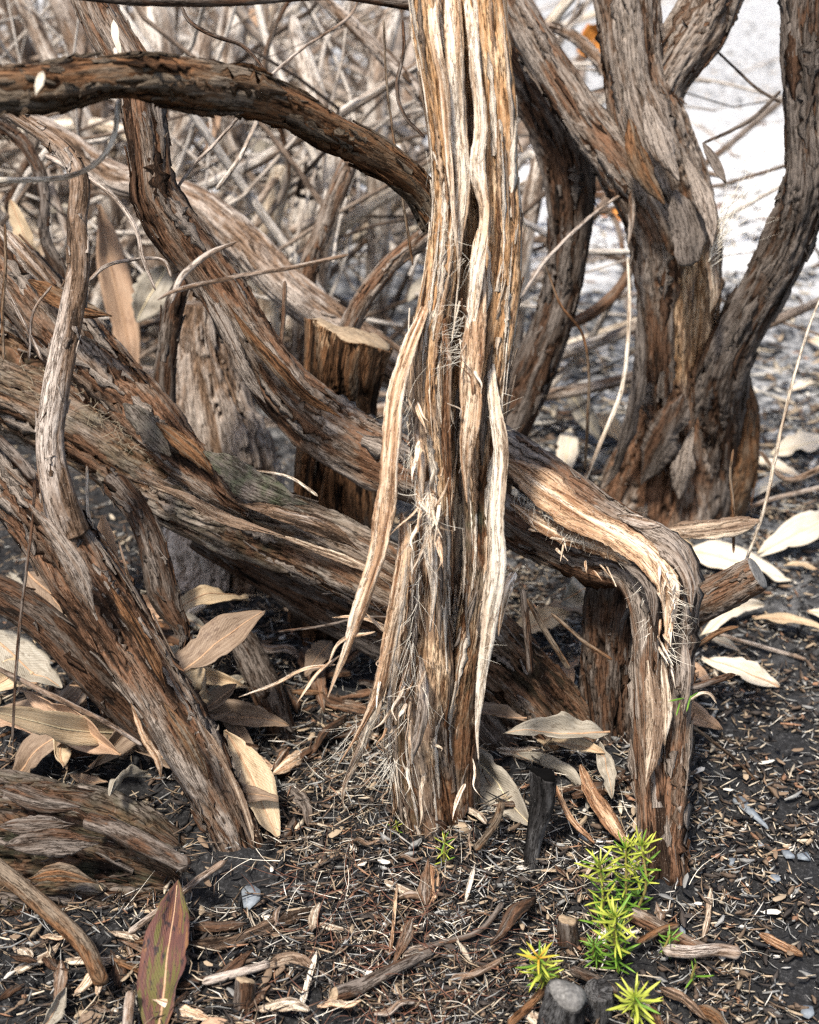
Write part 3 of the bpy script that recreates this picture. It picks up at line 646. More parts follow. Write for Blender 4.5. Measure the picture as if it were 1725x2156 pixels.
r = rng(53)
for k in range(26):
    x_, y_, d_ = (r.uniform(1385, 1425), r.uniform(1180, 1400), .944) if k < 16 else (r.uniform(1090, 1320), 0, .985)
    if k >= 16: y_ = 1010 + (x_ - 1060) * .62 + r.uniform(40, 80)
    L_ = r.uniform(22, 60); an = r.normal(1.5, .35) if k < 16 else r.normal(.9, .4); w0 = r.uniform(3.5, 8); dx, dy = math.cos(an) * L_, math.sin(an) * L_
    ribbon([(x_, y_, d_ + .01, w0), (x_ + dx * .4, y_ + dy * .4, d_, w0), (x_ + dx, y_ + dy, d_ - .008, 2)], 5200 + k, 'strip', 'splinter', ds, thick=.0007, layer=r.uniform(.3, 1.1), m=5, rag=.3, taper=(.1, .5), twist=r.normal() * .6)

# --- massive low stem on the left
fs = thing('shrub_stem', 'massive low stem sloping down from left edge, grey plates and cracked brown bark', 'stem', gd(1250, 1640), 'stems of the old shrub')
fmain = tube([(-80, 775, 1.10, 190), (60, 838, 1.10, 190), (180, 895, 1.10, 180), (300, 975, 1.10, 165), (420, 1045, 1.09, 155), (550, 1102, 1.08, 150), (680, 1155, 1.08, 142), (800, 1218, 1.08, 136), (920, 1290, 1.08, 132), (1030, 1375, 1.085, 132), (1120, 1465, 1.09, 132), (1200, 1555, 1.09, 122), (1275, 1660, 1.09, 110)],
             121, 'bark', 'stem', fs, rel=1.45, layer=[(0, -.15), (.35, .0), (.5, .02), (.7, -.15), (1, -.35)], crack=1.5, lobe=.2, moss=[(0, .2), (.4, .4), (.55, .1), (1, .2)], plate=.006)
fup = tube([(-80, 470, 1.08, 110), (30, 580, 1.08, 124), (130, 695, 1.085, 130), (220, 795, 1.088, 126), (310, 880, 1.082, 116), (390, 965, 1.066, 90), (470, 1035, 1.055, 60), (530, 1080, 1.055, 30)],
           122, 'bark', 'side_branch', fs, rel=1.4, layer=[(0, -.1), (.55, -.1), (.75, -.25), (1, .1)], crack=1.4, lobe=.2, fresh=[(0, 0), (.6, .0), (.8, .16), (1, 0)], plate=.006)
flakes(fmain, 520, 21, fs, (.008, .034), (.001, .006))
flakes(fup, 220, 22, fs, (.008, .034), (.001, .007))
for k, (pp, mt, ly, ms_) in enumerate([
        ([(430, 950, 1.03, 30), (500, 1000, 1.022, 62), (570, 1035, 1.015, 56), (650, 1062, 1.02, 14)], 'bark_dark', 1.0, .9),
        ([(260, 850, 1.03, 30), (310, 905, 1.03, 60), (360, 960, 1.035, 22)], 'bark_dark', 1.0, .3),
        ([(330, 890, 1.03, 20), (400, 950, 1.03, 40), (450, 1000, 1.035, 12)], 'bark_warm', .4, 0),
        ([(290, 1010, 1.03, 8), (380, 1045, 1.022, 20), (470, 1090, 1.015, 22), (600, 1130, 1.01, 12)], 'strip_grey', .0, 0),
        ([(560, 1120, 1.02, 8), (680, 1160, 1.012, 16), (800, 1210, 1.01, 12), (850, 1240, 1.015, 4)], 'strip_grey', .1, 0),
        ([(500, 1060, 1.02, 10), (600, 1085, 1.015, 36), (700, 1120, 1.02, 30), (760, 1160, 1.03, 8)], 'bark_grey', .2, 0),
        ([(0, 480, 1.02, 30), (60, 550, 1.02, 40), (120, 620, 1.03, 14)], 'bark_grey', .6, 0),
        ([(60, 590, 1.02, 24), (150, 640, 1.02, 34), (235, 665, 1.02, 12)], 'bark_warm', .4, 0)]):
    ribbon(pp, 280 + k, mt, 'bark_plate', fs, layer=ly, cup=.3, rag=.3, taper=(.2, .25), moss=ms_, thick=.0022, m=11, dens=.8)
f2 = thing('shrub_stem', 'dark thin stem lying in shadow under the massive low stem', 'stem', gd(1000, 1640), 'stems of the old shrub')
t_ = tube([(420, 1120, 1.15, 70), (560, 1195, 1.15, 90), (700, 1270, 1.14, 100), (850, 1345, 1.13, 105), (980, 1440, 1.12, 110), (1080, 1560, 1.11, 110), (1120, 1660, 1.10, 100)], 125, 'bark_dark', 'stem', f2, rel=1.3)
flakes(t_, 150, 23, f2, (.008, .03), (.001, .006))

# --- left foreground: leaning stem with the slim grey branch
hs = thing('shrub_stem', 'leaning brown stem rooted left of centre with slim grey branch rising from it', 'stem', gd(505, 1790), 'stems of the old shrub')
hmain = tube([(-90, 900, .955, 90), (20, 1010, .955, 105), (110, 1110, .955, 130), (180, 1215, .96, 146), (255, 1330, .965, 134), (325, 1445, .97, 122), (392, 1555, .98, 114), (452, 1665, .99, 100), (498, 1760, 1.0, 88), (520, 1830, 1.01, 100)],
             131, 'bark', 'stem', hs, rel=1.25, layer=[(0, -.15), (.4, -.28), (.7, -.12), (.88, -.1), (1, -.5)], crack=1.4, fresh=[(0, 0), (.6, .05), (.78, .2), (.9, .02)], lobe=.2)
hg = tube([(20, 235, .93, 26), (80, 275, .93, 30), (140, 325, .925, 36), (166, 385, .92, 42), (160, 470, .92, 40), (164, 560, .92, 44), (152, 650, .92, 48), (132, 750, .92, 54), (114, 850, .922, 56), (106, 945, .926, 60), (122, 1040, .932, 70), (150, 1120, .945, 80)],
          132, 'bark_grey', 'branch', hs, rel=.8, layer=[(0, -.2), (.4, -.2), (.55, 0), (1, 0)], lobe=.1, fibre_c=.002)
flakes(hmain, 330, 31, hs, (.008, .03), (.001, .007))
flakes(hg, 120, 32, hs, (.004, .012), (.0005, .002))
for k, (pp, mt, ly) in enumerate([([(275, 1480, .93, 10), (300, 1550, .928, 18), (330, 1600, .932, 22), (340, 1640, .94, 6)], 'strip', .2), ([(420, 1520, .94, 8), (470, 1600, .945, 16), (520, 1720, .955, 14), (535, 1780, .96, 4)], 'strip_grey', .1),
                                  ([(345, 1480, .93, 10), (400, 1560, .935, 26), (440, 1640, .945, 8)], 'bark_warm', .6), ([(230, 1230, .92, 10), (300, 1350, .925, 30), (350, 1450, .935, 10)], 'bark_warm', .2), ([(60, 1060, .9, 14), (150, 1180, .9, 40), (200, 1290, .91, 12)], 'bark', .9)]):
    ribbon(pp, 300 + k, mt, 'bark_strip', hs, layer=ly, rag=.4, cup=.3, taper=(.2, .25))
is_ = thing('shrub_stem', 'dark slanting stem at the lower left edge behind dry leaves', 'stem', gd(330, 1560), 'stems of the old shrub')
t_ = tube([(-80, 1215, 1.0, 66), (30, 1270, 1.0, 72), (110, 1330, 1.005, 76), (190, 1420, 1.015, 74), (270, 1500, 1.03, 64), (340, 1580, 1.05, 60)], 135, 'bark_dark', 'stem', is_, rel=1.1, layer=-.1)
flakes(t_, 120, 33, is_, (.006, .02), (.001, .005))
# --- gnarled root mass on the ground, lower left
js = thing('root', 'gnarled root crown lying on the litter at lower left, flaking in layers', 'root', gd(150, 1900), None)
for k, pp in enumerate([[(-80, 1690, 1.02, 120), (80, 1715, 1.015, 130), (220, 1745, 1.01, 115), (330, 1790, 1.01, 90), (400, 1830, 1.015, 60)],
                        [(-80, 1790, .995, 150), (60, 1800, .99, 150), (200, 1820, .985, 140), (320, 1850, .985, 100), (385, 1870, .99, 50)],
                        [(-80, 1900, .975, 120), (80, 1910, .97, 120), (220, 1915, .97, 95), (330, 1905, .975, 60)]]):
    t_ = tube(pp, 140 + k, ('bark_dark', 'bark_dark', 'bark_dark')[k], 'strand', js, moss=.3, rel=2.2, lobe=.28, layer=(.15, -.3, -.1)[k], crack=1.6, plate=.006)
    flakes(t_, 260, 40 + k, js, (.010, .04), (.001, .008))
for k, pp in enumerate([[(0, 1660, .965, 30), (90, 1690, .96, 50), (170, 1700, .965, 20)], [(10, 1780, .935, 30), (110, 1770, .93, 60), (210, 1775, .935, 20)], [(60, 1850, .93, 10), (130, 1840, .925, 44), (210, 1860, .93, 10)], [(0, 1740, .95, 20), (80, 1740, .945, 40), (160, 1735, .95, 10)]]):
    ribbon(pp, 320 + k, ('bark_dark', 'bark_dark', 'bark_warm', 'bark_dark')[k], 'bark_plate', js, layer=.6, rag=.32, thick=.002, taper=(.2, .3))

# --- forked trunk at the right, behind
ks = thing('shrub_stem', 'thick forked trunk at right with bare orange wood below peeling grey bark', 'stem', gd(1400, 1110), 'stems of the old shrub')
def kfresh(tt, U, s, C):
    y = np.interp(tt, [0, .34, .43, .47, .66, .72, 1], [0, 0, .08, .60, .55, .12, .05])[:, None]
    return y + 0 * U
kmain = tube([(1316, -60, 1.20, 128), (1326, 70, 1.21, 116), (1338, 170, 1.22, 120), (1362, 260, 1.23, 150), (1395, 350, 1.245, 150), (1420, 440, 1.26, 152), (1432, 540, 1.28, 150), (1432, 650, 1.30, 144), (1430, 760, 1.33, 144), (1428, 860, 1.36, 162), (1415, 950, 1.39, 200), (1395, 1040, 1.42, 235), (1375, 1130, 1.45, 250)],
             151, 'bark', 'trunk', ks, rel=1.5, fresh=kfresh, layer=[(0, .1), (.4, .12), (.5, -.05), (.7, -.15), (1, -.1)], crack=1.4, lobe=.17)
kr = tube([(1520, -60, 1.21, 116), (1476, 40, 1.215, 110), (1430, 115, 1.22, 100), (1392, 175, 1.225, 96), (1372, 240, 1.235, 100), (1375, 320, 1.25, 90)], 152, 'bark', 'fork_branch', ks, rel=1.4, layer=.12)
kl = tube([(1060, -30, 1.21, 60), (1110, 60, 1.21, 68), (1165, 150, 1.215, 74), (1225, 245, 1.22, 80), (1290, 330, 1.225, 88), (1345, 410, 1.235, 94), (1385, 490, 1.25, 100), (1395, 600, 1.275, 90), (1392, 720, 1.30, 70), (1385, 860, 1.35, 80), (1370, 980, 1.39, 90)], 153, 'bark', 'side_branch', ks, rel=1.35, layer=[(0, .1), (.5, .1), (.7, -.15), (1, -.1)])
km = tube([(1700, -60, 1.14, 112), (1696, 100, 1.15, 104), (1702, 250, 1.17, 98), (1700, 380, 1.19, 98), (1668, 490, 1.22, 98), (1612, 600, 1.25, 98), (1556, 700, 1.28, 102), (1520, 790, 1.31, 110), (1505, 880, 1.35, 120), (1490, 970, 1.39, 140), (1470, 1060, 1.42, 150), (1450, 1130, 1.445, 150)], 154, 'bark_dark', 'right_trunk', ks, rel=1.5, layer=[(0, .1), (.6, .15), (.75, 0), (1, -.1)], crack=1.3)
kb = tube([(1555, 800, 1.36, 40), (1560, 880, 1.37, 70), (1545, 980, 1.40, 100), (1500, 1070, 1.43, 130), (1465, 1140, 1.45, 130)], 155, 'bark_warm', 'buttress', ks, rel=1.3, layer=-.1)
for k, s_ in enumerate((kmain, kr, kl, km, kb)):
    flakes(s_, (330, 150, 260, 380, 80)[k], 50 + k, ks, (.010, .040), (.001, .009))
for k, (pp, mt, ly) in enumerate([
        ([(1440, 330, 1.19, 20), (1475, 400, 1.185, 36), (1495, 460, 1.18, 30), (1500, 520, 1.18, 8)], 'bark', 1.0),
        ([(1420, 400, 1.19, 30), (1448, 480, 1.195, 66), (1455, 545, 1.20, 50), (1455, 560, 1.205, 30)], 'bark_dark', 1.0),
        ([(1480, 300, 1.19, 10), (1512, 350, 1.185, 20), (1530, 385, 1.18, 5)], 'bark_dark', .8),
        ([(1490, 420, 1.2, 8), (1505, 470, 1.2, 18), (1500, 540, 1.21, 30), (1505, 620, 1.22, 24), (1495, 660, 1.23, 6)], 'strip_grey', .2),
        ([(1325, 250, 1.17, 20), (1350, 340, 1.17, 44), (1400, 430, 1.18, 18)], 'bark_warm', .4),
        ([(1360, 210, 1.17, 20), (1390, 300, 1.165, 50), (1430, 380, 1.17, 20)], 'bark', 1.0),
        ([(1345, 640, 1.25, 12), (1350, 760, 1.27, 30), (1330, 880, 1.30, 30), (1300, 980, 1.34, 20), (1270, 1030, 1.36, 10)], 'bark_dark', .8),
        ([(1440, 830, 1.29, 30), (1410, 900, 1.30, 70), (1380, 960, 1.32, 60), (1350, 1020, 1.34, 20)], 'bark_dark', .6),
        ([(1460, 900, 1.31, 10), (1440, 980, 1.32, 40), (1430, 1050, 1.34, 20)], 'bark', .9),
        ([(1330, 400, 1.2, 10), (1330, 470, 1.2, 14), (1322, 520, 1.2, 4)], 'bark', .8)]):
    ribbon(pp, 340 + k, mt, 'bark_plate', ks, layer=ly, rag=.3, cup=.35, thick=.0022, taper=(.15, .2), m=11, dens=.8)
hair_along([(1495, 560, 1.2), (1515, 480, 1.2), (1520, 440, 1.2)], 40, 350, (.02, .06), (.5, 0, .8), ks, .5, .0003, name='fibres')
# --- dark crooked trunk between the split stem and the forked trunk
ls = thing('shrub_stem', 'dark crooked stem just behind the split stem on its right', 'stem', gd(1010, 1130), 'stems of the old shrub')
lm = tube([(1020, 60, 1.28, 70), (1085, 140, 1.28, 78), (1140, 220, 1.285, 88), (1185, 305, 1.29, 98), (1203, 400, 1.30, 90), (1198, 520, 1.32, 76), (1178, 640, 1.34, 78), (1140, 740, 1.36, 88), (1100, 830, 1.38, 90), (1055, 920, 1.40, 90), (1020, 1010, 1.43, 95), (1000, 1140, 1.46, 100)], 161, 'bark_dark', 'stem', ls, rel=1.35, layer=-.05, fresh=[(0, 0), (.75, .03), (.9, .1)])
flakes(lm, 330, 60, ls, (.008, .03), (.001, .008))

# --- arching branch, upper left, close to the lens
bs = thing('arching_branch', 'thick brown branch arching across the upper left, closest to the camera', 'branch', pt(905, 445, .96))
bm_ = tube([(-90, 190, .74, 104), (20, 188, .75, 98), (130, 178, .765, 84), (250, 165, .785, 78), (380, 172, .81, 90), (500, 190, .84, 84), (600, 224, .87, 76), (690, 275, .90, 72), (770, 315, .925, 70), (840, 358, .945, 64), (890, 405, .96, 58), (925, 470, .97, 50)], 171, 'bark_warm', 'branch', bs, rel=1.1, layer=[(0, -.1), (.4, -.1), (1, -.05)], lobe=.14, crack=.9)
flakes(bm_, 320, 70, bs, (.004, .018), (.0005, .003))
ts = thing('thin_branch', 'dark thin branch running along the top edge into the split stem', 'branch', pt(870, 10, .9))
tube([(150, -16, .86, 26), (330, -2, .865, 30), (520, -1, .87, 22), (700, -6, .88, 12), (800, 2, .885, 20), (890, 14, .89, 26)], 172, 'bark_dark', 'branch', ts, rel=.8)

for k, (s_, n_) in enumerate(((dmain, 130), (dup_, 50), (fmain, 150), (fup, 70), (hmain, 90), (kmain, 110), (kl, 70), (km, 90), (kr, 40), (lm, 70), (bm_, 60))):
    peels(s_, n_, 620 + k)
# --- cut stubs
ns = thing('cut_stub', 'sawn grey branch stub pointing right behind the arching stem', 'stub', pt(1430, 1290, 1.06))
t_ = tube([(1380, 1330, 1.07, 84), (1460, 1275, 1.06, 82), (1530, 1240, 1.05, 78), (1594, 1205, 1.04, 74)], 181, 'bark', 'stem', ns, rel=1.0, layer=.12)
cut_face(t_, 1, 'cut_grey', 5)
flakes(t_, 60, 71, ns, (.005, .015), (.0005, .002))
os_ = thing('cut_stump', 'sawn stump with jagged tan top and orange sides behind the long stem', 'stump', pt(720, 1400, 1.25))
ot = tube([(732, 706, 1.16, 186), (724, 760, 1.168, 168), (715, 840, 1.19, 150), (710, 950, 1.21, 150), (705, 1100, 1.24, 160), (700, 1420, 1.30, 180)], 182, 'bark_warm', 'body', os_, rel=.9, lobe=.2, tear=.009, knots=0, fresh=lambda tt, U, s, C: np.interp(tt, [0, .12, .26], [.42, .34, -.2])[:, None] + .0 * U, layer=[(0, -.1), (.2, -.15), (.3, -.35)], crack=1.6)
cut_face(ot, 0, 'cut', 9, rough=.0032)
flakes(ot, 40, 72, os_, (.01, .03), (.001, .004), rng_t=(.15, 1))
ps = thing('cut_stump', 'fluted fibrous stump with tan streaks behind the massive low stem', 'stump', pt(460, 1300, 1.32))
t_ = tube([(430, 640, 1.26, 90), (430, 700, 1.27, 110), (445, 800, 1.285, 140), (462, 900, 1.30, 165), (480, 1000, 1.32, 180), (480, 1300, 1.36, 190)], 183, 'bark_grey', 'body', ps, rel=2.2, lobe=.32, crack=1.8, fresh=[(0, .12), (.5, .15), (1, 0)], plate=.007)
flakes(t_, 160, 73, ps, (.01, .04), (.001, .008))
qs = thing('cut_stump', 'dark reddish stump in shade beneath the bend of the arching stem', 'stump', gd(1300, 1690))
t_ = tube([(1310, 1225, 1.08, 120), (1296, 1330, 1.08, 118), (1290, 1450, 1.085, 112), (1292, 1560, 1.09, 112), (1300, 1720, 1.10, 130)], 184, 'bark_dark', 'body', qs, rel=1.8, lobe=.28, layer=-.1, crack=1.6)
flakes(t_, 120, 74, qs, (.01, .04), (.001, .006))

# ================================================================== BACKGROUND STEMS AND BRUSHWOOD
bgst = [
    ([(30, 235, 1.33, 40), (140, 300, 1.33, 46), (240, 375, 1.32, 56), (340, 400, 1.31, 60), (430, 440, 1.30, 70), (520, 520, 1.29, 84), (600, 600, 1.28, 86), (690, 670, 1.28, 84), (780, 730, 1.28, 80), (860, 790, 1.29, 80), (960, 900, 1.31, 80), (1010, 1050, 1.36, 80)], 'bark_grey', 'pale grey stem sloping down behind the long stem towards the stump'),
    ([(616, 30, 1.50, 18), (640, 120, 1.50, 40), (668, 220, 1.50, 46), (700, 320, 1.50, 46), (690, 470, 1.52, 48), (660, 640, 1.56, 50), (650, 900, 1.64, 50)], 'brush', 'grey stem with pointed top above the middle of the arching branch'),
    ([(745, 320, 1.36, 34), (712, 400, 1.36, 40), (680, 480, 1.37, 38), (650, 570, 1.38, 40), (640, 660, 1.40, 42), (640, 800, 1.45, 44)], 'bark', 'brown rough stem rising left of the split stem below the arching branch'),
    ([(930, 470, 1.18, 30), (880, 505, 1.18, 36), (810, 570, 1.19, 38), (755, 650, 1.20, 40), (720, 740, 1.22, 40)], 'bark', 'short brown branch slanting up to the split stem above the stump'),
    ([(300, -30, 1.66, 64), (335, 80, 1.66, 74), (352, 200, 1.68, 72), (345, 330, 1.70, 66), (350, 500, 1.76, 70), (350, 760, 1.86, 70)], 'brush', 'wide blurred grey stem standing behind the upper left stem'),
    ([(500, -30, 1.70, 50), (486, 100, 1.70, 58), (480, 230, 1.72, 56), (495, 360, 1.76, 54), (500, 620, 1.84, 60)], 'brush', 'blurred upright grey stem near the top, right of the wide one'),
    ([(425, 60, 1.60, 38), (410, 200, 1.60, 44), (370, 330, 1.62, 44), (355, 440, 1.64, 46), (350, 700, 1.72, 50)], 'brush', 'curved mottled grey stem between two upright blurred stems'),
    ([(600, 330, 1.52, 50), (575, 430, 1.54, 44), (560, 560, 1.58, 44), (570, 800, 1.66, 50)], 'strip_grey', 'tan sunlit stem in the thicket below the arching branch'),
    ([(830, 10, 1.60, 30), (800, 140, 1.60, 44), (790, 260, 1.62, 48), (800, 420, 1.66, 48), (790, 700, 1.76, 52)], 'brush', 'pale blurred stem just left of the split stem at the top'),
    ([(660, 330, 1.70, 56), (645, 450, 1.72, 60), (640, 560, 1.74, 60), (640, 800, 1.84, 60)], 'brush', 'broad pale grey stem deep in the thicket left of the stump'),
    ([(40, -20, 1.6, 34), (110, 130, 1.6, 36), (170, 250, 1.62, 36), (230, 400, 1.66, 40), (260, 640, 1.74, 40)], 'brush', 'mottled grey stem slanting at the far upper left'),
    ([(-30, 250, 1.22, 20), (40, 290, 1.22, 26), (80, 350, 1.22, 24), (95, 420, 1.22, 22), (95, 500, 1.23, 24), (130, 580, 1.24, 26), (160, 700, 1.26, 28)], 'bark_dark', 'thin dark bent stem left of the slim grey branch'),
    ([(1140, 320, 1.55, 34), (1120, 430, 1.56, 40), (1095, 560, 1.58, 40), (1080, 760, 1.66, 42)], 'brush', 'pale blurred stem squeezed between split stem and dark crooked stem'),
    ([(440, 520, 1.15, 20), (400, 575, 1.14, 34), (372, 640, 1.14, 40), (355, 740, 1.15, 38), (345, 840, 1.16, 44), (330, 960, 1.18, 44)], 'bark_dark', 'dark upright branch rising from the massive low stem'),
    ([(1100, -20, 1.5, 20), (1150, 70, 1.5, 24), (1200, 160, 1.5, 26), (1250, 260, 1.5, 24), (1262, 400, 1.52, 24)], 'bark', 'slim brown branch slanting behind the left arm of the forked trunk'),
    ([(1090, 70, 1.42, 16), (1160, 58, 1.42, 20), (1225, 88, 1.42, 22), (1275, 150, 1.42, 22), (1310, 230, 1.42, 20)], 'bark_grey', 'thin bowed branch curving over left of the forked trunk'),
    ([(1345, 530, 1.5, 18), (1310, 600, 1.5, 22), (1260, 650, 1.5, 26), (1200, 680, 1.5, 24), (1120, 690, 1.5, 20)], 'bark', 'slender brown branch rising from the dark crooked stem to the right'),
    ([(660, -20, 1.35, 22), (760, 70, 1.36, 26), (850, 160, 1.37, 26), (940, 260, 1.38, 26)], 'bark_grey', 'straight diagonal branch crossing to the split stem near the top'),
    ([(225, 1000, 1.04, 56), (290, 1080, 1.035, 50), (325, 1170, 1.03, 58), (350, 1260, 1.03, 56), (385, 1330, 1.03, 24), (382, 1370, 1.03, 6)], 'bark_dark', 'broken grey bark slab hanging below the massive low stem'),
    ([(440, 1400, 1.10, 40), (490, 1330, 1.11, 50), (560, 1450, 1.12, 70), (600, 1560, 1.12, 60)], 'bark_dark', 'dark stub half buried beside the curled brown leaf'),
]
for k, (pp, mt, lab) in enumerate(bgst):
    deep = pp[0][2] > 1.45
    o = thing('shrub_stem', lab, 'stem', pt(*pp[-1][:3]), 'smaller stems behind')
    s_ = tube(pp, 400 + 13 * k, mt, 'stem', o, rel=1.25, dens=.38 if deep else .55, lobe=.16, layer=.05, ends=(.01, 0))
    if not deep: flakes(s_, 110, 80 + k, o, (.006, .022), (.001, .005))

twigs = [  # pts, material, label
    ([(-40, 380, .80, 12), (70, 378, .80, 11), (140, 372, .80, 11), (205, 342, .80, 11), (238, 290, .80, 11), (247, 240, .80, 11), (252, 170, .82, 10), (242, 100, .84, 10)], 'strip_grey', 'tan curved twig hooking from left edge up behind the arching branch'),
    ([(95, 325, .98, 14), (180, 372, .97, 11), (240, 415, .965, 10), (285, 480, .96, 9), (302, 545, .955, 8), (328, 612, .95, 6)], 'bark_grey', 'grey twig drooping left of the long stem'),
    ([(735, 536, .82, 8), (620, 562, .82, 9), (500, 582, .82, 9), (375, 610, .82, 10), (330, 632, .82, 6)], 'bark_grey', 'blurred straight mauve twig crossing the long stem'),
    ([(358, 640, .84, 7), (385, 580, .84, 14), (440, 535, .84, 13), (500, 508, .84, 5)], 'bark_grey', 'blurred hooked twig just above the straight mauve twig'),
    ([(186, 592, 1.0, 7), (220, 562, 1.0, 8), (270, 548, 1.0, 7), (340, 546, 1.0, 7), (362, 585, 1.0, 7)], 'bark_grey', 'thin arched twig linking slim grey branch and long stem'),
    ([(368, 402, 1.05, 6), (410, 345, 1.05, 7), (455, 300, 1.06, 7), (520, 225, 1.08, 6), (560, 170, 1.1, 6), (640, 100, 1.12, 6), (730, 40, 1.15, 6), (760, -10, 1.15, 5)], 'bark_grey', 'knobbly twig running diagonally up from the elbow of the long stem'),
    ([(455, 400, 1.12, 9), (500, 340, 1.12, 10), (535, 270, 1.12, 9), (545, 240, 1.12, 8)], 'brush', 'pale smooth twig below the left part of the arching branch'),
    ([(380, 10, 1.0, 6), (400, 45, 1.0, 8), (450, 75, 1.0, 9), (510, 95, 1.0, 9), (555, 145, .98, 8), (585, 185, .96, 8)], 'bark_dark', 'dark wavy twig ending on top of the arching branch'),
    ([(848, 40, 1.02, 6), (850, 110, 1.02, 7), (836, 180, 1.02, 8), (850, 240, 1.02, 8), (895, 290, 1.02, 7)], 'bark_dark', 'thin dark twig bowing beside the split stem near the top'),
    ([(808, 40, 1.05, 5), (815, 180, 1.05, 5), (835, 330, 1.05, 5), (850, 430, 1.05, 6), (870, 560, 1.06, 5)], 'bark_warm', 'hair thin reddish twig hanging left of the split stem'),
    ([(1480, 302, 1.26, 7), (1540, 275, 1.26, 8), (1590, 245, 1.26, 8), (1645, 190, 1.26, 7)], 'bark_dark', 'dark twig linking forked trunk and right trunk'),
    ([(1508, 105, 1.26, 5), (1560, 155, 1.26, 6), (1600, 190, 1.26, 7), (1645, 216, 1.26, 6)], 'bark_dark', 'thin beaded twig slanting down to the right trunk'),
    ([(1310, 408, 1.22, 6), (1250, 450, 1.21, 7), (1190, 505, 1.2, 8), (1140, 560, 1.2, 8), (1098, 625, 1.2, 6)], 'bark_grey', 'dark straight twig crossing the dark crooked stem'),
    ([(1322, 540, 1.24, 6), (1326, 650, 1.24, 8), (1316, 780, 1.24, 9), (1300, 850, 1.24, 10), (1262, 940, 1.24, 9), (1228, 1022, 1.25, 8)], 'strip_grey', 'pale upright twig left of the forked trunk'),
    ([(1150, 560, 1.18, 4), (1180, 640, 1.18, 6), (1225, 700, 1.19, 6), (1240, 780, 1.2, 6), (1238, 880, 1.21, 7), (1232, 990, 1.24, 6)], 'bark_warm', 'thin reddish twig dropping beside the pale upright twig'),
    ([(1735, 610, 1.12, 5), (1700, 700, 1.12, 6), (1668, 810, 1.12, 7), (1640, 930, 1.12, 8), (1610, 1070, 1.12, 8), (1570, 1185, 1.13, 7)], 'strip_grey', 'tall thin budded twig at the right edge above the stub'),
    ([(1545, 945, 1.1, 5), (1538, 1000, 1.1, 6), (1545, 1080, 1.1, 7), (1545, 1165, 1.1, 6)], 'bark_warm', 'short thin twig standing on the sawn grey stub'),
    ([(1437, 1515, 1.0, 8), (1500, 1560, 1.02, 7), (1560, 1610, 1.06, 6), (1612, 1665, 1.08, 5)], 'bark_warm', 'reddish twig slanting down right onto the open soil'),
    ([(1452, 1370, 1.0, 8), (1490, 1345, 1.0, 12), (1528, 1325, 1.0, 12), (1556, 1320, 1.0, 6)], 'bark_warm', 'short brown twig with pale broken end below the sawn stub'),
    ([(1420, 1450, .96, 8), (1470, 1445, .96, 14), (1530, 1425, .97, 14), (1550, 1420, .97, 8)], 'bark_dark', 'short dark twig stub right of the arching stem'),
    ([(1435, 1490, .95, 6), (1470, 1462, .95, 8), (1495, 1462, .95, 7), (1510, 1482, .95, 4)], 'strip_grey', 'small bent pale twig with two green leaves'),
    ([(-30, 900, .93, 24), (30, 960, .925, 22), (72, 1010, .92, 20)], 'bark_dark', 'dark purplish twig end at the left edge'),
    ([(74, 1010, .915, 8), (68, 1100, .91, 7), (52, 1230, .905, 7), (36, 1380, .90, 7), (26, 1560, .90, 5)], 'bark_dark', 'long knotted dark twig hanging down near the left edge'),
    ([(-30, 1395, .90, 10), (60, 1440, .905, 11), (150, 1485, .91, 12), (230, 1525, .92, 11), (300, 1570, .93, 9)], 'bark_grey', 'mauve grey twig lying across the pale leaf at left'),
    ([(585, 1330, .98, 5), (680, 1318, .97, 6), (760, 1300, .96, 6), (830, 1300, .95, 4)], 'bark_dark', 'thin dark twig pointing left beneath the hanging bark'),
    ([(183, 980, .98, 6), (186, 1080, .97, 7), (205, 1180, .97, 6), (240, 1010, 1.0, 5)][:3], 'strip_grey', 'thin dry stalk before the upright pink leaf'),
    ([(250, 1140, .97, 5), (275, 1230, .97, 6), (300, 1310, .97, 6), (320, 1390, .98, 5)], 'bark_grey', 'thin stalk slanting beside the broken bark slab'),
    ([(10, 470, .9, 6), (12, 560, .9, 7), (5, 650, .9, 7), (8, 760, .9, 6)], 'bark_warm', 'thin red twig upright at the left edge'),
    ([(0, 590, .93, 6), (40, 660, .93, 7), (90, 760, .93, 7)], 'bark_grey', 'thin grey twig leaning across the left edge stems'),
    ([(110, 600, .93, 5), (70, 660, .93, 6), (60, 760, .93, 6)], 'bark_grey', 'fine pale twig left of the slim grey branch'),
    ([(540, 990, 1.0, 4), (610, 1005, .99, 6), (670, 1045, .98, 7)], 'strip_grey', 'thin pale twig lying on the green grey plate'),
    ([(1100, 1240, 1.0, 14), (1110, 1330, 1.0, 16), (1118, 1420, 1.0, 14)], 'bark_dark', 'dark peg of wood below the arch beside the split stem'),
    ([(1110, 1260, .98, 10), (1150, 1330, .98, 12), (1200, 1410, .99, 12)], 'bark_warm', 'brown twig slanting under the arch'),
    ([(1160, 1290, .97, 7), (1230, 1350, .97, 9), (1290, 1390, .97, 8)], 'bark_warm', 'purple red twig curving under the arch'),
    ([(600, 590, 1.08, 8), (596, 680, 1.08, 10), (590, 740, 1.08, 8)], 'bark', 'small splinter standing up from the long stem'),
    ([(1600, 950, 1.35, 8), (1660, 1010, 1.35, 12), (1760, 970, 1.35, 14)], 'bark_grey', 'pink tan stick lying on ground at the right edge'),
    ([(1500, 1120, 1.4, 8), (1600, 1060, 1.42, 10), (1760, 1020, 1.44, 10)], 'bark_grey', 'thin tan stick on the ground behind the sawn stub'),
]
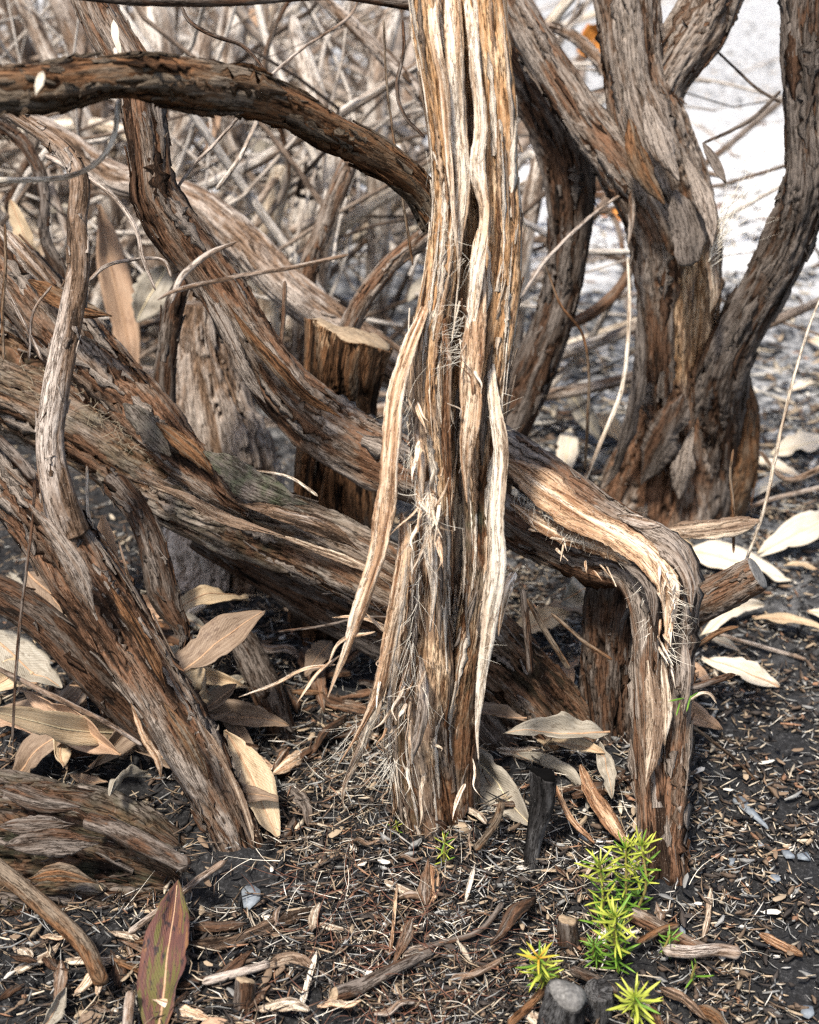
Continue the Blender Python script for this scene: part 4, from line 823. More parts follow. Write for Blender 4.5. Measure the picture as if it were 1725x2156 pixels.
for k, (pp, mt, lab) in enumerate(twigs):
    o = tube(pp, 700 + 7 * k, mt, 'dead_twig', None, rel=.9, lobe=.12, dens=.8, layer=.1, ends=(.003, .003))
    tag(o, lab, 'twig', 'loose and dead twigs')
# nodes (buds) on the knotted twig
r = rng(5)

# tangle of brushwood behind on the left: 150 sticks one by one, the rest as a mass
def stick_rows(r, z0=0.0):
    while True:
        y = 1.42 + 2.6 * r.random() ** 1.5; x = r.uniform(-.36 * y - .15, .03 * y + .02)
        L = r.uniform(.25, .9); az = r.uniform(0, 2 * math.pi); el = r.uniform(-.05, 1.25) * r.choice([1, 1, .4])
        d = np.array([math.cos(az) * math.cos(el), math.sin(az) * math.cos(el) * .5, math.sin(el)])
        p = np.array([x, y, float(terrain(x, y)) + z0 * r.random()]); n = 5; rows = []
        b = r.normal(size=3) * .16; rad = r.uniform(.002, .008) * (1.9 if r.random() < .22 else 1)
        for k in range(n):
            q = k / (n - 1); c = p + d * L * q + b * L * math.sin(q * 3) * .6 + r.normal(size=3) * .022
            c[2] = max(c[2], float(terrain(c[0], c[1])) + rad); rows.append([*c, rad * (1 - .55 * q)])
        rows = np.array(rows)
        if rows[:, 1].min() > 1.38: return rows
r = rng(78)
for k in range(22):
    y = r.uniform(1.7, 5.5); x = y * r.uniform(.10, .33); L = r.uniform(.15, .6); az = r.uniform(0, 6.28); rad = r.uniform(.0015, .004); rows = []
    for q in (0, .33, .66, 1):
        cx, cy = x + math.cos(az) * L * q + r.normal() * .015, y + math.sin(az) * L * q * .7 + r.normal() * .015; rows.append([cx, cy, float(terrain(cx, cy)) + rad + r.random() * .07 * math.sin(q * 3.1), rad * (1 - .4 * q)])
    o = tube(rows, 1800 + k * 3, ('brush', 'bark_grey', 'strip_grey')[k % 3], 'fallen_twig', None, world=True, dens=.3, rel=.6, crack=.5)
    c_ = (np.array(rows[1][:3]) - CAM); px_ = 862.5 + F * c_[0] / (c_ @ FWD)
    tag(o, f"{('grey brown', 'grey', 'pale tan')[k % 3]} fallen twig on the bright ground {'left of the forked trunk' if px_ < 1330 else 'between the two right trunks' if px_ < 1640 else 'at the far right'}", 'twig', 'twigs on the far ground')
r = rng(77)
for k in range(150):
    rows = stick_rows(r, .12); rows[:, 3] *= 1.45 if k > 34 else 2.6
    o = tube(rows, 2000 + k * 3, ('brush', 'bark_grey', 'brush', 'strip_grey', 'bark')[k % 5], 'brushwood_stick', None, world=True, dens=.24, rel=.8, lobe=.1, crack=.5, layer=.1)
    c_ = rows[2, :3] - CAM; px_ = 862.5 + F * c_[0] / (c_ @ FWD); rt_ = abs(rows[-1, 2] - rows[0, 2]) > .5 * np.linalg.norm(rows[-1, :3] - rows[0, :3])
    nm = ('grey brown', 'grey', 'ashen', 'pale tan', 'dark brown')[k % 5]; wh = 'far left' if px_ < 250 else 'left' if px_ < 520 else 'middle' if px_ < 760 else 'right end'
    tag(o, f"{'upright' if rt_ else 'flat lying'} {nm} stick in the {wh} of the blurred brushwood", 'stick', f'{nm} brushwood sticks')
Vs, Fs, CO, LY = [], [], [], []; b = 0
for k in range(650):
    rows = stick_rows(r, .30); S, s, tt = spline(rows, 9); T, A, B = frames(S[:, :3], (.3, .2, 1)); an = np.arange(6) / 6 * 2 * math.pi
    rad = S[:, 3] * .5
    X = S[:, None, :3] + rad[:, None, None] * (np.cos(an)[None, :, None] * A[:, None] + np.sin(an)[None, :, None] * B[:, None])
    Vs.append(X.reshape(-1, 3)); Fs.append(ringfaces(9, 6) + b); b += 54
    CO.append(np.stack([np.cos(an)[None, :] * .006 + k + 0 * s[:, None], np.sin(an)[None, :] * .006 + 0 * s[:, None], s[:, None] + 0 * an[None, :]], -1).reshape(-1, 3)); LY.append(np.full(54, r.uniform(0, 1.1)))
o = link('brushwood', mesh('brushwood', np.vstack(Vs), [np.concatenate(Fs)], 'brush', {'bark_co': np.vstack(CO), 'layer': np.concatenate(LY), 'fresh': np.zeros(b), 'moss': np.zeros(b)}))
tag(o, 'mass of fine dead brushwood lying deep behind the stems at upper left', 'brushwood', kind='stuff')

# ================================================================== LEAVES
def gl(x, y, lift): return gd(x, y, lift)
def w_at(p, px): return px * float((np.array(p) - CAM) @ FWD) / F
LV = [  # a, b, width px, mat, label, kwargs
    (gl(280, 1552, .012), pt(-40, 1505, .93), 74, 'leaf_tan', 'long pale tan leaf pointing right from the left edge', dict(normal=(0, -.7, .7), rib='midrib_pale', bend=.05)),
    (pt(345, 1440, 1.0), pt(560, 1285, 1.04), 105, 'leaf_brown', 'broad grey brown leaf under the low stem, lying aslant', dict(normal=(-.2, -.6, .7), bend=.1)),
    (pt(478, 1535, 1.02), gl(592, 1762, .010), 96, 'leaf_tan', 'oval tan leaf with spots leaning beside the leaning stem', dict(normal=(.1, -.7, .7), bend=.06, peak=.5)),
    (pt(215, 1085, 1.0), pt(238, 1250, 1.01), 58, 'leaf_pink', 'upright pinkish brown leaf under the low stem', dict(normal=(.2, -1, .2), bend=.02)),
    (gl(318, 2200, .008), gl(366, 1858, .034), 132, 'leaf_red', 'dark red and green blotched leaf standing in the foreground', dict(normal=(-.1, -.5, .8), bend=.05, cup=.3, peak=.45)),
    (pt(-30, 1330, 1.02), pt(130, 1450, 1.01), 110, 'leaf_grey', 'wide olive grey leaf at the left edge', dict(normal=(0, -.6, .7))),
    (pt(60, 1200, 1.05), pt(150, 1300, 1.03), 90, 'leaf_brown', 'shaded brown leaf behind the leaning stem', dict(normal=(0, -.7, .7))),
    (pt(-40, 1460, 1.0), pt(100, 1370, 1.03), 70, 'leaf_tan', 'tan leaf tucked under the dark slanting stem', dict(normal=(0, -.6, .7))),
    (gl(20, 1640, .01), gl(190, 1500, .05), 80, 'leaf_brown', 'dark brown folded leaf beneath the long pale leaf', dict(normal=(.2, -.5, .8))),
    (pt(150, 1440, 1.0), gl(270, 1500, .02), 60, 'leaf_brown', 'brown leaf between pale leaf and leaning stem', dict(normal=(0, -.5, .8))),
    (pt(985, 1570, 1.08), gl(1112, 1735, .012), 105, 'leaf_grey', 'curled grey leaf right behind the foot of the split stem', dict(normal=(-.3, -.7, .6), bend=.12, wav=.14, rib='midrib_pale')),
    (pt(420, 1500, 1.05), pt(500, 1440, 1.06), 46, 'leaf_brown', 'small rolled leaf beside the leaning stem', dict(normal=(0, -.6, .7), cup=.7)),
    (pt(205, 430, 1.42), pt(285, 810, 1.46), 84, 'leaf_pink', 'long upright brown leaf behind the slim grey branch', dict(normal=(.25, -1, .1), bend=.02)),
    (pt(345, 560, 1.40), pt(290, 680, 1.40), 100, 'leaf_grey', 'round pale grey leaf behind the upper left stem', dict(normal=(.1, -1, .3), rib='midrib_pale')),
    (pt(20, 420, 1.34), pt(90, 560, 1.36), 50, 'leaf_tan', 'blurred tan leaf at the left edge below the tan twig', dict(normal=(0, -1, .3))),
    (pt(460, 200, 1.56), pt(430, 320, 1.56), 34, 'leaf_pink', 'orange brown leaf edge among blurred stems', dict(normal=(.5, -1, .1))),
    (pt(500, 70, 1.9), pt(545, 20, 1.9), 60, 'leaf_pink', 'rust brown leaf high in the thicket', dict(normal=(.1, -1, .2))),
    (pt(1215, 110, 1.8), pt(1300, 60, 1.8), 90, 'leaf_orange', 'rust orange leaf left of the forked trunk near the top', dict(normal=(.1, -1, .2))),
    (gl(1232, 445, .02), gl(1345, 470, .02), 40, 'leaf_orange', 'orange leaf on pale ground left of the forked trunk', dict(normal=(0, -.3, 1))),
    (pt(240, 40, .95), pt(252, 120, .94), 20, 'leaf_pale', 'small white leaf stuck above the arching branch', dict(normal=(0, -1, .2), rib=None)),
    (pt(92, 150, .735), pt(74, 200, .733), 24, 'leaf_pale', 'white leaf fragment stuck on the arching branch', dict(normal=(-.2, -1, .2), rib=None)),
    (gl(1190, 820, .06), gl(1262, 930, .012), 54, 'leaf_grey', 'mauve grey leaf standing aslant behind the pale upright twig', dict(normal=(.3, -.7, .6), rib='midrib_pale')),
    (gl(1188, 1015, .012), gl(1205, 905, .03), 56, 'leaf_pale', 'cream oval leaf on ground right of the split stem', dict(normal=(0, -.6, .8), rib='midrib_pale')),
    (gl(1255, 870, .03), gl(1310, 930, .012), 44, 'leaf_tan', 'tan leaf left of the foot of the forked trunk', dict(normal=(-.2, -.6, .7))),
    (gl(1445, 1165, .02), gl(1668, 1222, .010), 96, 'leaf_pale', 'large cream leaf on the soil behind the sawn grey stub', dict(normal=(0, -.35, 1), rib='midrib_pale')),
    (gl(1590, 1165, .015), gl(1770, 1085, .012), 80, 'leaf_pale', 'big white leaf reaching the right edge above the stub', dict(normal=(0, -.35, 1), rib='midrib_pale')),
    (gl(1622, 955, .012), gl(1760, 930, .014), 74, 'leaf_pale', 'cream leaf on the soil far right, highest of the three', dict(normal=(0, -.3, 1), rib='midrib_pale')),
    (gl(1585, 1300, .010), gl(1775, 1345, .010), 44, 'leaf_tan', 'narrow tan leaf on litter at the right edge below stub', dict(normal=(0, -.3, 1))),
    (gl(1470, 1335, .012), gl(1610, 1270, .012), 44, 'leaf_pale', 'cream leaf half hidden under the sawn grey stub', dict(normal=(0, -.4, 1), rib='midrib_pale')),
    (gl(1440, 1395, .012), gl(1500, 1440, .010), 34, 'leaf_pink', 'small pinkish leaf right of the arching stem', dict(normal=(0, -.4, 1))),
    (gl(1540, 1070, .015), gl(1700, 1010, .012), 40, 'leaf_pale', 'thin pale leaf right of the trunk foot', dict(normal=(0, -.3, 1), rib='midrib_pale')),
    (gl(1075, 1330, .02), gl(1200, 1290, .03), 70, 'leaf_tan', 'tan leaf in the shade under the arch', dict(normal=(0, -.5, .8))),
    (gl(1180, 1270, .05), gl(1260, 1220, .06), 80, 'leaf_grey', 'pale grey leaf under the arch beside the dark stump', dict(normal=(0, -.6, .7), wav=.15)),
    (pt(1262, 1565, 1.02), pt(1292, 1680, 1.0), 42, 'leaf_grey', 'ragged pinkish leaf scrap left of the arching stem foot', dict(normal=(.2, -.8, .5), wav=.2)),
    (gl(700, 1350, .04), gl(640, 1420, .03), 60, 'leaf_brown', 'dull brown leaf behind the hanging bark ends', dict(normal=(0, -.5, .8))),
    (gl(330, 1300, .09), gl(520, 1250, .10), 56, 'leaf_tan', 'curled tan bark leaf under the low stem', dict(normal=(0, -.5, .8), wav=.2)),
    (gl(90, 2170, .01), gl(140, 2080, .02), 44, 'leaf_grey', 'folded grey leaf at the bottom left', dict(normal=(.4, -.5, .8), cup=.6)),
    (gl(160, 2160, .006), gl(215, 2140, .008), 44, 'leaf_brown', 'brown leaf bit beside the red blotched leaf', dict(normal=(0, -.3, 1))),
    (gl(415, 2175, .004), gl(480, 2150, .01), 44, 'leaf_pink', 'reddish leaf at the bottom edge beside the cut peg', dict(normal=(0, -.4, 1))),
]
for k, (a, b_, wpx, mt, lab, kw) in enumerate(LV):
    leaf(a, b_, w_at(a, wpx), 900 + k, mt, 'dry_leaf', lab, group='dry leaves', **kw)
r = rng(612)
for k, (x_, y_) in enumerate([(1480, 960), (1600, 880), (1690, 1010), (1720, 1200), (1660, 820), (1560, 1370), (1700, 1290), (1500, 1180), (1640, 1450), (1330, 900), (1700, 720)]):
    a = gd(x_, y_, .008); an = r.uniform(-.7, .7) + (3.14 if r.random() < .5 else 0); L = r.uniform(.03, .075); b_ = a + L * np.array([math.cos(an), math.sin(an), 0]); b_[2] = float(terrain(b_[0], b_[1])) + .01
    leaf(a, b_, L * r.uniform(.25, .4), 1100 + k, ('leaf_pale', 'leaf_grey', 'leaf_pale', 'leaf_tan')[k % 4], 'dry_leaf', f"{('cream', 'grey', 'whitish', 'tan')[k % 4]} leaf on open ground at right, {['behind the forked trunk foot', 'far beyond the stub', 'near the right edge', 'by the right edge above the narrow leaf', 'deep in the ashy ground', 'just below the stub', 'under the right edge leaf', 'beside the bark flake', 'amid the chaff', 'left of the forked trunk', 'highest at the right edge'][k]}", group='leaves on the open ground', normal=(r.normal() * .2, -.3, 1), cup=r.uniform(.1, .5), wav=.1)
r = rng(611)
for k in range(60):
    x_, y_ = (r.uniform(-20, 470), r.uniform(1230, 1650)) if k < 48 else (r.uniform(1080, 1420), r.uniform(1270, 1640))
    a = gd(x_, y_, r.uniform(.006, .05)); an = r.uniform(0, 6.28); L = r.uniform(.035, .085); b_ = a + L * np.array([math.cos(an), math.sin(an), r.normal() * .3]); b_[2] = max(b_[2], float(terrain(b_[0], b_[1])) + .006)
    mt = ('leaf_brown', 'leaf_tan', 'leaf_grey', 'leaf_brown', 'leaf_pink')[k % 5]
    leaf(a, b_, L * r.uniform(.2, .34), 1200 + k, mt, 'dry_leaf', f"{('dark brown', 'tan', 'grey', 'brown', 'pinkish')[k % 5]} {'short' if L < .05 else 'middling' if L < .065 else 'long'} curled leaf {'heaped under the left stems' if k < 48 else 'in the shade under the arch'}, {'farther back' if y_ < 1420 else 'nearer the front'}", group='heaped leaves', normal=(r.normal() * .6, -.5, .8), cup=r.uniform(.2, .8), wav=.12, bend=r.uniform(0, .25))
# bits of leaf blurred in the thicket
r = rng(31)
for k in range(150):
    y = r.uniform(1.5, 4.0); x = r.uniform(-.36 * y, .02 * y); z = float(terrain(x, y)) + r.uniform(.01, .25)
    d = r.normal(size=3); d /= np.linalg.norm(d); a = np.array([x, y, z]); L = r.uniform(.03, .08)
    b_ = a + d * L; b_[2] = max(b_[2], float(terrain(b_[0], b_[1])) + .008)
    leaf(a, b_, L * .34, 980 + k, ('leaf_pale', 'leaf_grey', 'leaf_tan', 'leaf_pale')[k % 4], 'dry_leaf', f"{('cream', 'grey', 'tan', 'pale')[k % 4]} dead leaf caught in the {('far left', 'left', 'middle', 'right end')[int(np.clip((x / y + .36) / .095, 0, 3))]} of the blurred brushwood", group='leaves in the brushwood', normal=(r.normal() * .5, -.6, .8), rib=None)

# ================================================================== SMALL STUMPS, STICKS, FOREGROUND PIECES
def peg(pp, seed, mat, label, cut, name='cut_peg', cat='peg', axis=None, rr=None):
    o = thing(name, label, cat, pt(*pp[-1][:3]), None)
    t_ = tube(pp, seed, mat, 'stem', o, rel=1.6 if mat == 'char' else .9, layer=.0 if mat == 'char' else .1, lobe=.24 if mat == 'char' else .12, tear=.0035 if cut else 0)
    a, b_ = pt(*pp[1][:3]), pt(*pp[0][:3]); ax = np.array(axis) if axis is not None else b_ - a
    rad = pp[0][3] * pp[0][2] / F / 2
    if cut: cut_face(t_, 0, cut, seed, rough=.0035 if cut != 'cut' else .0012)
    return o
dp = gdep(505, 2190)
peg([(517, 2068, .865, 42), (510, 2120, .868, 42), (500, 2180, .872, 46), (496, 2230, .875, 50)], 3001, 'bark_dark', 'small grey cut peg standing at the bottom edge', 'cut', axis=(0, -.25, 1))
d0 = gdep(700, 2095, .012); d1 = gdep(900, 2010, .010)
peg([(702, 2096, d0, 34), (760, 2076, d0 + .01, 34), (830, 2040, (d0 + d1) / 2, 26), (905, 2006, d1, 20)], 3002, 'bark_dark', 'short dark stick with tan sawn end pointing left in foreground', 'cut', 'cut_stick', 'stick', axis=(-.8, -.6, .25))
d0 = gdep(1195, 1990)
peg([(1195, 1936, d0 - .02, 38), (1196, 1965, d0 - .012, 42), (1200, 1998, d0, 46), (1204, 2030, d0 + .01, 46)], 3003, 'bark_dark', 'small peg with greenish tan cut top left of the green shoots', 'cut', axis=(0, -.5, 1))
d0 = gdep(1190, 2180)
peg([(1200, 2096, d0 - .03, 72), (1190, 2135, d0 - .018, 80), (1172, 2190, d0, 92), (1160, 2240, d0 + .01, 100)], 3004, 'char', 'thick charred stub with ashy grey top at the bottom', 'cut_grey', 'charred_stub', 'stub', axis=(.1, -.45, 1))
d0 = gdep(1258, 2130)
peg([(1262, 2080, d0 - .02, 50), (1258, 2110, d0 - .01, 56), (1255, 2150, d0, 60)], 3005, 'char', 'small charred lump between thick stub and green shoot', None, 'charred_stub', 'stub')
d0 = gdep(1122, 1835)
peg([(1146, 1632, d0 - .03, 56), (1142, 1690, d0 - .02, 48), (1124, 1760, d0 - .008, 32), (1112, 1840, d0 + .004, 30)], 3006, 'char', 'charred black stub leaning right of the split stem foot', 'char', 'charred_stub', 'stub', axis=(.3, -.3, 1))
def gstick(xy, w, seed, mat, label, lift=.004, cut=None, name='dead_stick', cat='stick'):
    pp = [(x, y, gdep(x, y, lift + w * .9 / F / 2), w_ if (w_ := w) else w) for x, y in xy]
    o = tube(pp, seed, mat, name, None, rel=.9, lobe=.14, layer=.1, ends=(.003, .003)); tag(o, label, cat, 'sticks on the ground'); return o
gstick([(1325, 1920), (1390, 1955), (1440, 1985), (1490, 2004)], 30, 3101, 'bark', 'brown stick running from the green shoots to the right')
gstick([(1395, 2000), (1450, 2005), (1510, 2000), (1562, 2008)], 26, 3102, 'bark_grey', 'pale stick with broken end right of the green shoots', .012)
gstick([(1340, 1985), (1390, 1960), (1430, 1945)], 14, 3103, 'bark_warm', 'thin reddish stick among the green shoots', .02)
gstick([(1200, 2040), (1260, 2065), (1300, 2090)], 22, 3104, 'bark_dark', 'dark stick joining the two lower green shoots', .014)
gstick([(180, 1724), (240, 1745), (320, 1785), (395, 1822)], 36, 3105, 'bark_dark', 'dark curved stick over the gnarled root crown', .055)
gstick([(-20, 1815), (60, 1880), (130, 1945), (180, 2000), (215, 2070)], 36, 3106, 'bark_warm', 'brown stick bending along the lower left corner', .03)
gstick([(270, 1965), (360, 1900), (420, 1850), (475, 1812)], 14, 3107, 'bark_grey', 'thin straight grey stick behind the red blotched leaf', .012)
gstick([(276, 2085), (270, 2130), (265, 2190)], 20, 3108, 'bark_grey', 'short grey stick left of the red blotched leaf', .02)
gstick([(425, 2070), (500, 2050), (570, 2030)], 18, 3109, 'bark_grey', 'short grey twig lying behind the cut peg', .006)
gstick([(370, 1805), (400, 1830)], 10, 3110, 'bark_warm', 'tiny brown stick end at the root crown tip', .01)
gstick([(846, 2010), (930, 1985), (1010, 1960), (1060, 1900)], 12, 3111, 'bark_dark', 'thin dark root bent over the litter below the split stem', .006)
gstick([(1000, 1790), (1040, 1740), (1058, 1690)], 16, 3112, 'bark_warm', 'thin brown splinter leaning at the foot of the split stem', .02)
gstick([(1490, 1330), (1600, 1360), (1700, 1390)], 8, 3113, 'bark_grey', 'fine straw lying on litter below the narrow tan leaf', .004)
gstick([(1150, 2080), (1110, 2120), (1070, 2160)], 18, 3114, 'bark_warm', 'pinkish stick left of the thick charred stub', .008)
gstick([(950, 2060), (1000, 2050), (1060, 2020)], 14, 3115, 'bark_grey', 'light grey stick in the dark hollow left of the shoots', .008)
for k, (pp, mt, ly, lab) in enumerate([
        ([(390, 1985), (450, 1990), (530, 1965), (600, 1935), (655, 1912)], 'bark_grey', .0, 'curved grey brown bark strip in front of the leaning stem foot'),
        ([(400, 1950), (460, 1955), (520, 1945)], 'bark_dark', .4, 'dark bark piece just above the curved bark strip'),
        ([(668, 2003), (650, 2060), (632, 2135)], 'fibre', .9, 'bright white splinter lying in the foreground litter'),
        ([(836, 1862), (830, 1930), (820, 2018)], 'strip', .3, 'thin tan strip on litter below the split stem'),
        ([(906, 1822), (912, 1860), (905, 1905)], 'strip', .2, 'broad short tan chip below the split stem foot'),
        ([(1222, 1610), (1250, 1670), (1280, 1720), (1325, 1780)], 'strip', .05, 'orange tan forked bark strip above the green shoots'),
        ([(1172, 1655), (1200, 1720), (1252, 1775)], 'strip', .0, 'narrow orange bark strip beside the charred leaning stub'),
        ([(560, 2035), (620, 2020), (665, 2050)], 'strip_grey', .1, 'pinkish tan bark flake behind the white splinter'),
        ([(980, 1900), (990, 1860), (1000, 1820)], 'fibre', .9, 'white sliver standing in dark litter right of the stem foot'),
        ([(1480, 1975), (1492, 1930), (1498, 1870)], 'strip_grey', .4, 'thin pale pink leaf sliver upright on soil at right'),
        ([(1600, 1965), (1640, 1985), (1690, 2010)], 'strip', .0, 'red brown bark piece on soil near the right edge'),
        ([(580, 1780), (610, 1740), (620, 1720)], 'bark_dark', .5, 'dark curled bark piece below the oval tan leaf'),
        ([(600, 1650), (640, 1690), (650, 1740)], 'bark_dark', .7, 'charcoal grey bark piece right of the oval tan leaf'),
        ([(1390, 2080), (1440, 2105), (1490, 2150)], 'bark_grey', .2, 'weathered sliver on soil right of the lowest green shoot'),
        ([(1470, 2120), (1510, 2140), (1530, 2170)], 'bark_warm', .4, 'brown bark chip at the bottom right'),
        ([(850, 2010), (880, 2000), (905, 2010)], 'bark_grey', .5, 'pale grey chip right of the dark sawn stick')]):
    n = len(pp); wd = (30, 22, 13, 10, 26, 30, 15, 24, 8, 14, 22, 22, 26, 20, 26, 22)[k]; lf = .016 if k in (5, 6) else .009
    if mt == 'fibre': mt = 'strip_grey'; ly = 1.1
    rows = [(x, y, gdep(x, y, lf + (.02 * (1 - i / (n - 1)) if k in (5, 6) else .0)), wd) for i, (x, y) in enumerate(pp)]
    o = ribbon(rows, 3200 + k, mt, 'bark_piece', None, layer=ly, normal=(0, -.55, .8), rag=.4, cup=.3, taper=(.25, .25), thick=.0016); tag(o, lab, 'bark piece', 'larger bark pieces on the ground')
o = ribbon([(1395, 1120, 1.10, 10), (1450, 1120, 1.095, 44), (1530, 1110, 1.09, 40), (1600, 1095, 1.085, 16)], 3299, 'strip_grey', 'bark_piece', None, layer=.1, normal=(0, -.6, .8), thick=.0022, rag=.4, taper=(.05, .12)); tag(o, 'long flat grey bark flake sticking out right beside the arching stem', 'bark piece', 'larger bark pieces on the ground')

def slab(cx, cy, wpx, hpx, rot, seed, mat, name, label, cat, lift=.004, group=None):
    """flat angular flake lying on the soil"""
    c = gd(cx, cy, lift); d = float((c - CAM) @ FWD); r = rng(seed); n = 7
    a = np.sort(r.uniform(0, 2 * math.pi, n)) ; rx, ry = wpx * d / F / 2, hpx * d / F / 2 / .66
    P = np.stack([np.cos(a) * rx * r.uniform(.7, 1.15, n), np.sin(a) * ry * r.uniform(.8, 1.1, n)], 1)
    cr_, sr_ = math.cos(rot), math.sin(rot); P = P @ np.array([[cr_, sr_], [-sr_, cr_]])
    th = .0012; tz = r.normal(size=2) * .12
    V = [[x * .96, y * .96, th + x * tz[0] + y * tz[1]] for x, y in P] + [[x, y, x * tz[0] + y * tz[1] - .001] for x, y in P] + [[0, 0, th * 1.1]]
    f4 = [[i + n, (i + 1) % n + n, (i + 1) % n, i] for i in range(n)]; f3 = [[2 * n, i, (i + 1) % n] for i in range(n)]
    o = link(name, mesh(name, np.array(V), [np.array(f4), np.array(f3)], mat, smooth_=False), None, tuple(c)); return tag(o, label, cat, group)
for k, (x, y, a, b_, rt) in enumerate([(1580, 1708, 46, 84, .35), (1692, 1805, 30, 22, 0), (1660, 1800, 22, 26, .5), (1540, 1815, 24, 16, .3), (1630, 1850, 34, 16, .4), (1700, 2130, 40, 26, 0), (526, 1885, 42, 60, .1), (1440, 1960, 20, 16, 0), (1600, 1780, 18, 12, 0), (1230, 1760, 26, 20, .2)]):
    slab(x, y, a, b_, rt, 3300 + k, 'slate', 'slate_flake', ['large upright blue grey slate flake on soil right of the arching stem', 'blue slate chip near the right edge', 'small slate chip left of the right edge chip', 'thin slate chip right of the upper green shoots', 'slate sliver on soil at right', 'slate piece in the bottom right corner', 'dark blue slate lump in front of the leaning stem foot', 'tiny slate chip right of the green shoots', 'tiny slate chip under the large slate flake', 'slate chip behind the green shoots'][k], 'slate chip', group='slate chips')

# ================================================================== GREEN SHOOTS
def needle_mesh(name, mat, bend=.10, side=0.0):
    nv, mu = 7, 3; q = np.linspace(0, 1, nv); wv = np.sin(np.clip(q * .93 + .07, 0, 1) * math.pi) ** .5 * .044
    top = np.stack([np.stack([x * wv + side * q ** 2, q, bend * q ** 2 + (0 if x == 0 else .03) * np.ones(nv)], 1) for x in (-1, 0, 1)], 1)
    bot = top.copy(); bot[:, :, 2] -= .045
    V = np.concatenate([top, bot[:, ::-1]], 1); lc = np.stack([V[..., 0] * 5, V[..., 1], 0 * V[..., 0]], -1)
    return mesh(name, V.reshape(-1, 3), [ringfaces(nv, 6)], mat, {'leaf_co': lc.reshape(-1, 3)})
NEED = {k: needle_mesh('needle_' + k, 'needle_' + k) for k in ('green', 'lime', 'gold')}
NEEDV = {k: [needle_mesh('needle_' + k, 'needle_' + k, b, s_) for b, s_ in ((.1, 0), (.32, .06), (-.2, -.08), (.2, .14), (.0, -.05))] for k in ('green', 'lime', 'gold')}
def shoot(tip, foot, seed, label, hue, whorls=7, per=7, ln=.0165, span=1.0, crown=12):
    r = rng(seed); a, b_ = np.array(foot), np.array(tip); o = thing('green_shoot', label, 'seedling', a, 'young green shoots')
    mid = (a + b_) / 2 + r.normal(size=3) * .002; rows = np.array([[*a, .0010], [*mid, .0009], [*b_, .0006]])
    S, s, tt = spline(rows, 12); T, A, B = frames(S[:, :3], (1, .2, .1)); an = np.arange(7) / 7 * 2 * math.pi
    X = S[:, None, :3] + S[:, 3][:, None, None] * (np.cos(an)[None, :, None] * A[:, None] + np.sin(an)[None, :, None] * B[:, None])
    link('stem', mesh('stem', X.reshape(-1, 3) - a, [ringfaces(12, 7)], 'shoot_stem'), o)
    ax = (b_ - a) / np.linalg.norm(b_ - a); h = np.cross(ax, [1, .3, 0]); h /= np.linalg.norm(h); g = np.cross(ax, h)
    items = []
    for w_ in range(whorls):
        q = 1 - span * (w_ + .6) / whorls
        for k in range(per): items.append((q + r.normal() * .01, k / per * 6.283 + w_ * .9 + r.normal() * .15, .35 + .25 * (w_ / whorls) + r.normal() * .12, ln * r.uniform(.8, 1.1), w_))
    for k in range(crown): items.append((1.0, k * 2.4, 1.25 - .08 * k + r.normal() * .08, ln * (.45 + .05 * k), -1))
    for q, an_, up_, L, w_ in items:
        p = a + (b_ - a) * np.clip(q, 0, 1); el = .95 - up_ if False else up_
        d = (h * math.cos(an_) + g * math.sin(an_)) * math.cos(el) + ax * math.sin(el)
        z = np.cross(np.cross(d, ax), d); z = -z / (np.linalg.norm(z) + 1e-9); z = -z; x = np.cross(d, z)
        key = hue if isinstance(hue, str) else hue[0] if w_ < 0 else hue[1] if w_ < whorls * .55 else hue[2]
        key = 'green' if r.random() < .18 else key; L = L * r.uniform(.72, 1.12)
        lf = bpy.data.objects.new('leaf', NEEDV[key][r.integers(5)]); COL.objects.link(lf); lf.parent = o
        mt = Matrix(((x[0] * L, d[0] * L, z[0] * L, p[0] - a[0]), (x[1] * L, d[1] * L, z[1] * L, p[1] - a[1]), (x[2] * L, d[2] * L, z[2] * L, p[2] - a[2]), (0, 0, 0, 1)))
        lf.matrix_local = mt
    return o
def shoot_px(tip, foot, seed, label, hue, lean=.0, **kw):
    f = gd(*foot); df = float((f - CAM) @ FWD); return shoot(pt(tip[0], tip[1], df - .03 + lean), f, seed, label, hue, **kw)
G3 = ('lime', 'lime', 'green')
shoot_px((1264, 1822), (1272, 1965), 1, 'tall lime green shoot, leftmost of the upright cluster', G3, whorls=7, per=6)
shoot_px((1318, 1786), (1316, 1930), 2, 'lime green shoot in the middle at the back of the cluster', G3, whorls=6, per=6)
shoot_px((1352, 1782), (1338, 1925), 3, 'lime green shoot rising highest at the right of the cluster', G3, whorls=5, per=6)
shoot_px((1296, 1930), (1300, 2045), 4, 'bushy yellow green shoot at the front of the cluster', G3, lean=-.01, whorls=7, per=7)
shoot_px((1135, 2018), (1150, 2085), 5, 'golden yellow shoot set apart on the left', ('gold', 'lime', 'lime'), lean=-.005, whorls=4, per=11, ln=.0155)
shoot_px((1336, 2098), (1338, 2128), 6, 'low green star shaped shoot at the bottom', ('lime', 'lime', 'green'), lean=-.002, whorls=2, per=13, ln=.019, crown=8)
shoot_px((937, 1764), (935, 1820), 7, 'tiny yellow green shoot at the foot of the split stem', ('gold', 'lime', 'lime'), lean=.01, whorls=3, per=5, ln=.010, crown=5)
shoot_px((1412, 1968), (1405, 2010), 8, 'small dark green sprig beside the pale stick', 'green', lean=.01, whorls=4, per=5, ln=.010, crown=3)
shoot_px((1250, 1985), (1262, 2030), 9, 'low dark green sprig at the foot of the cluster', 'green', lean=.005, whorls=5, per=7, ln=.011, crown=3)
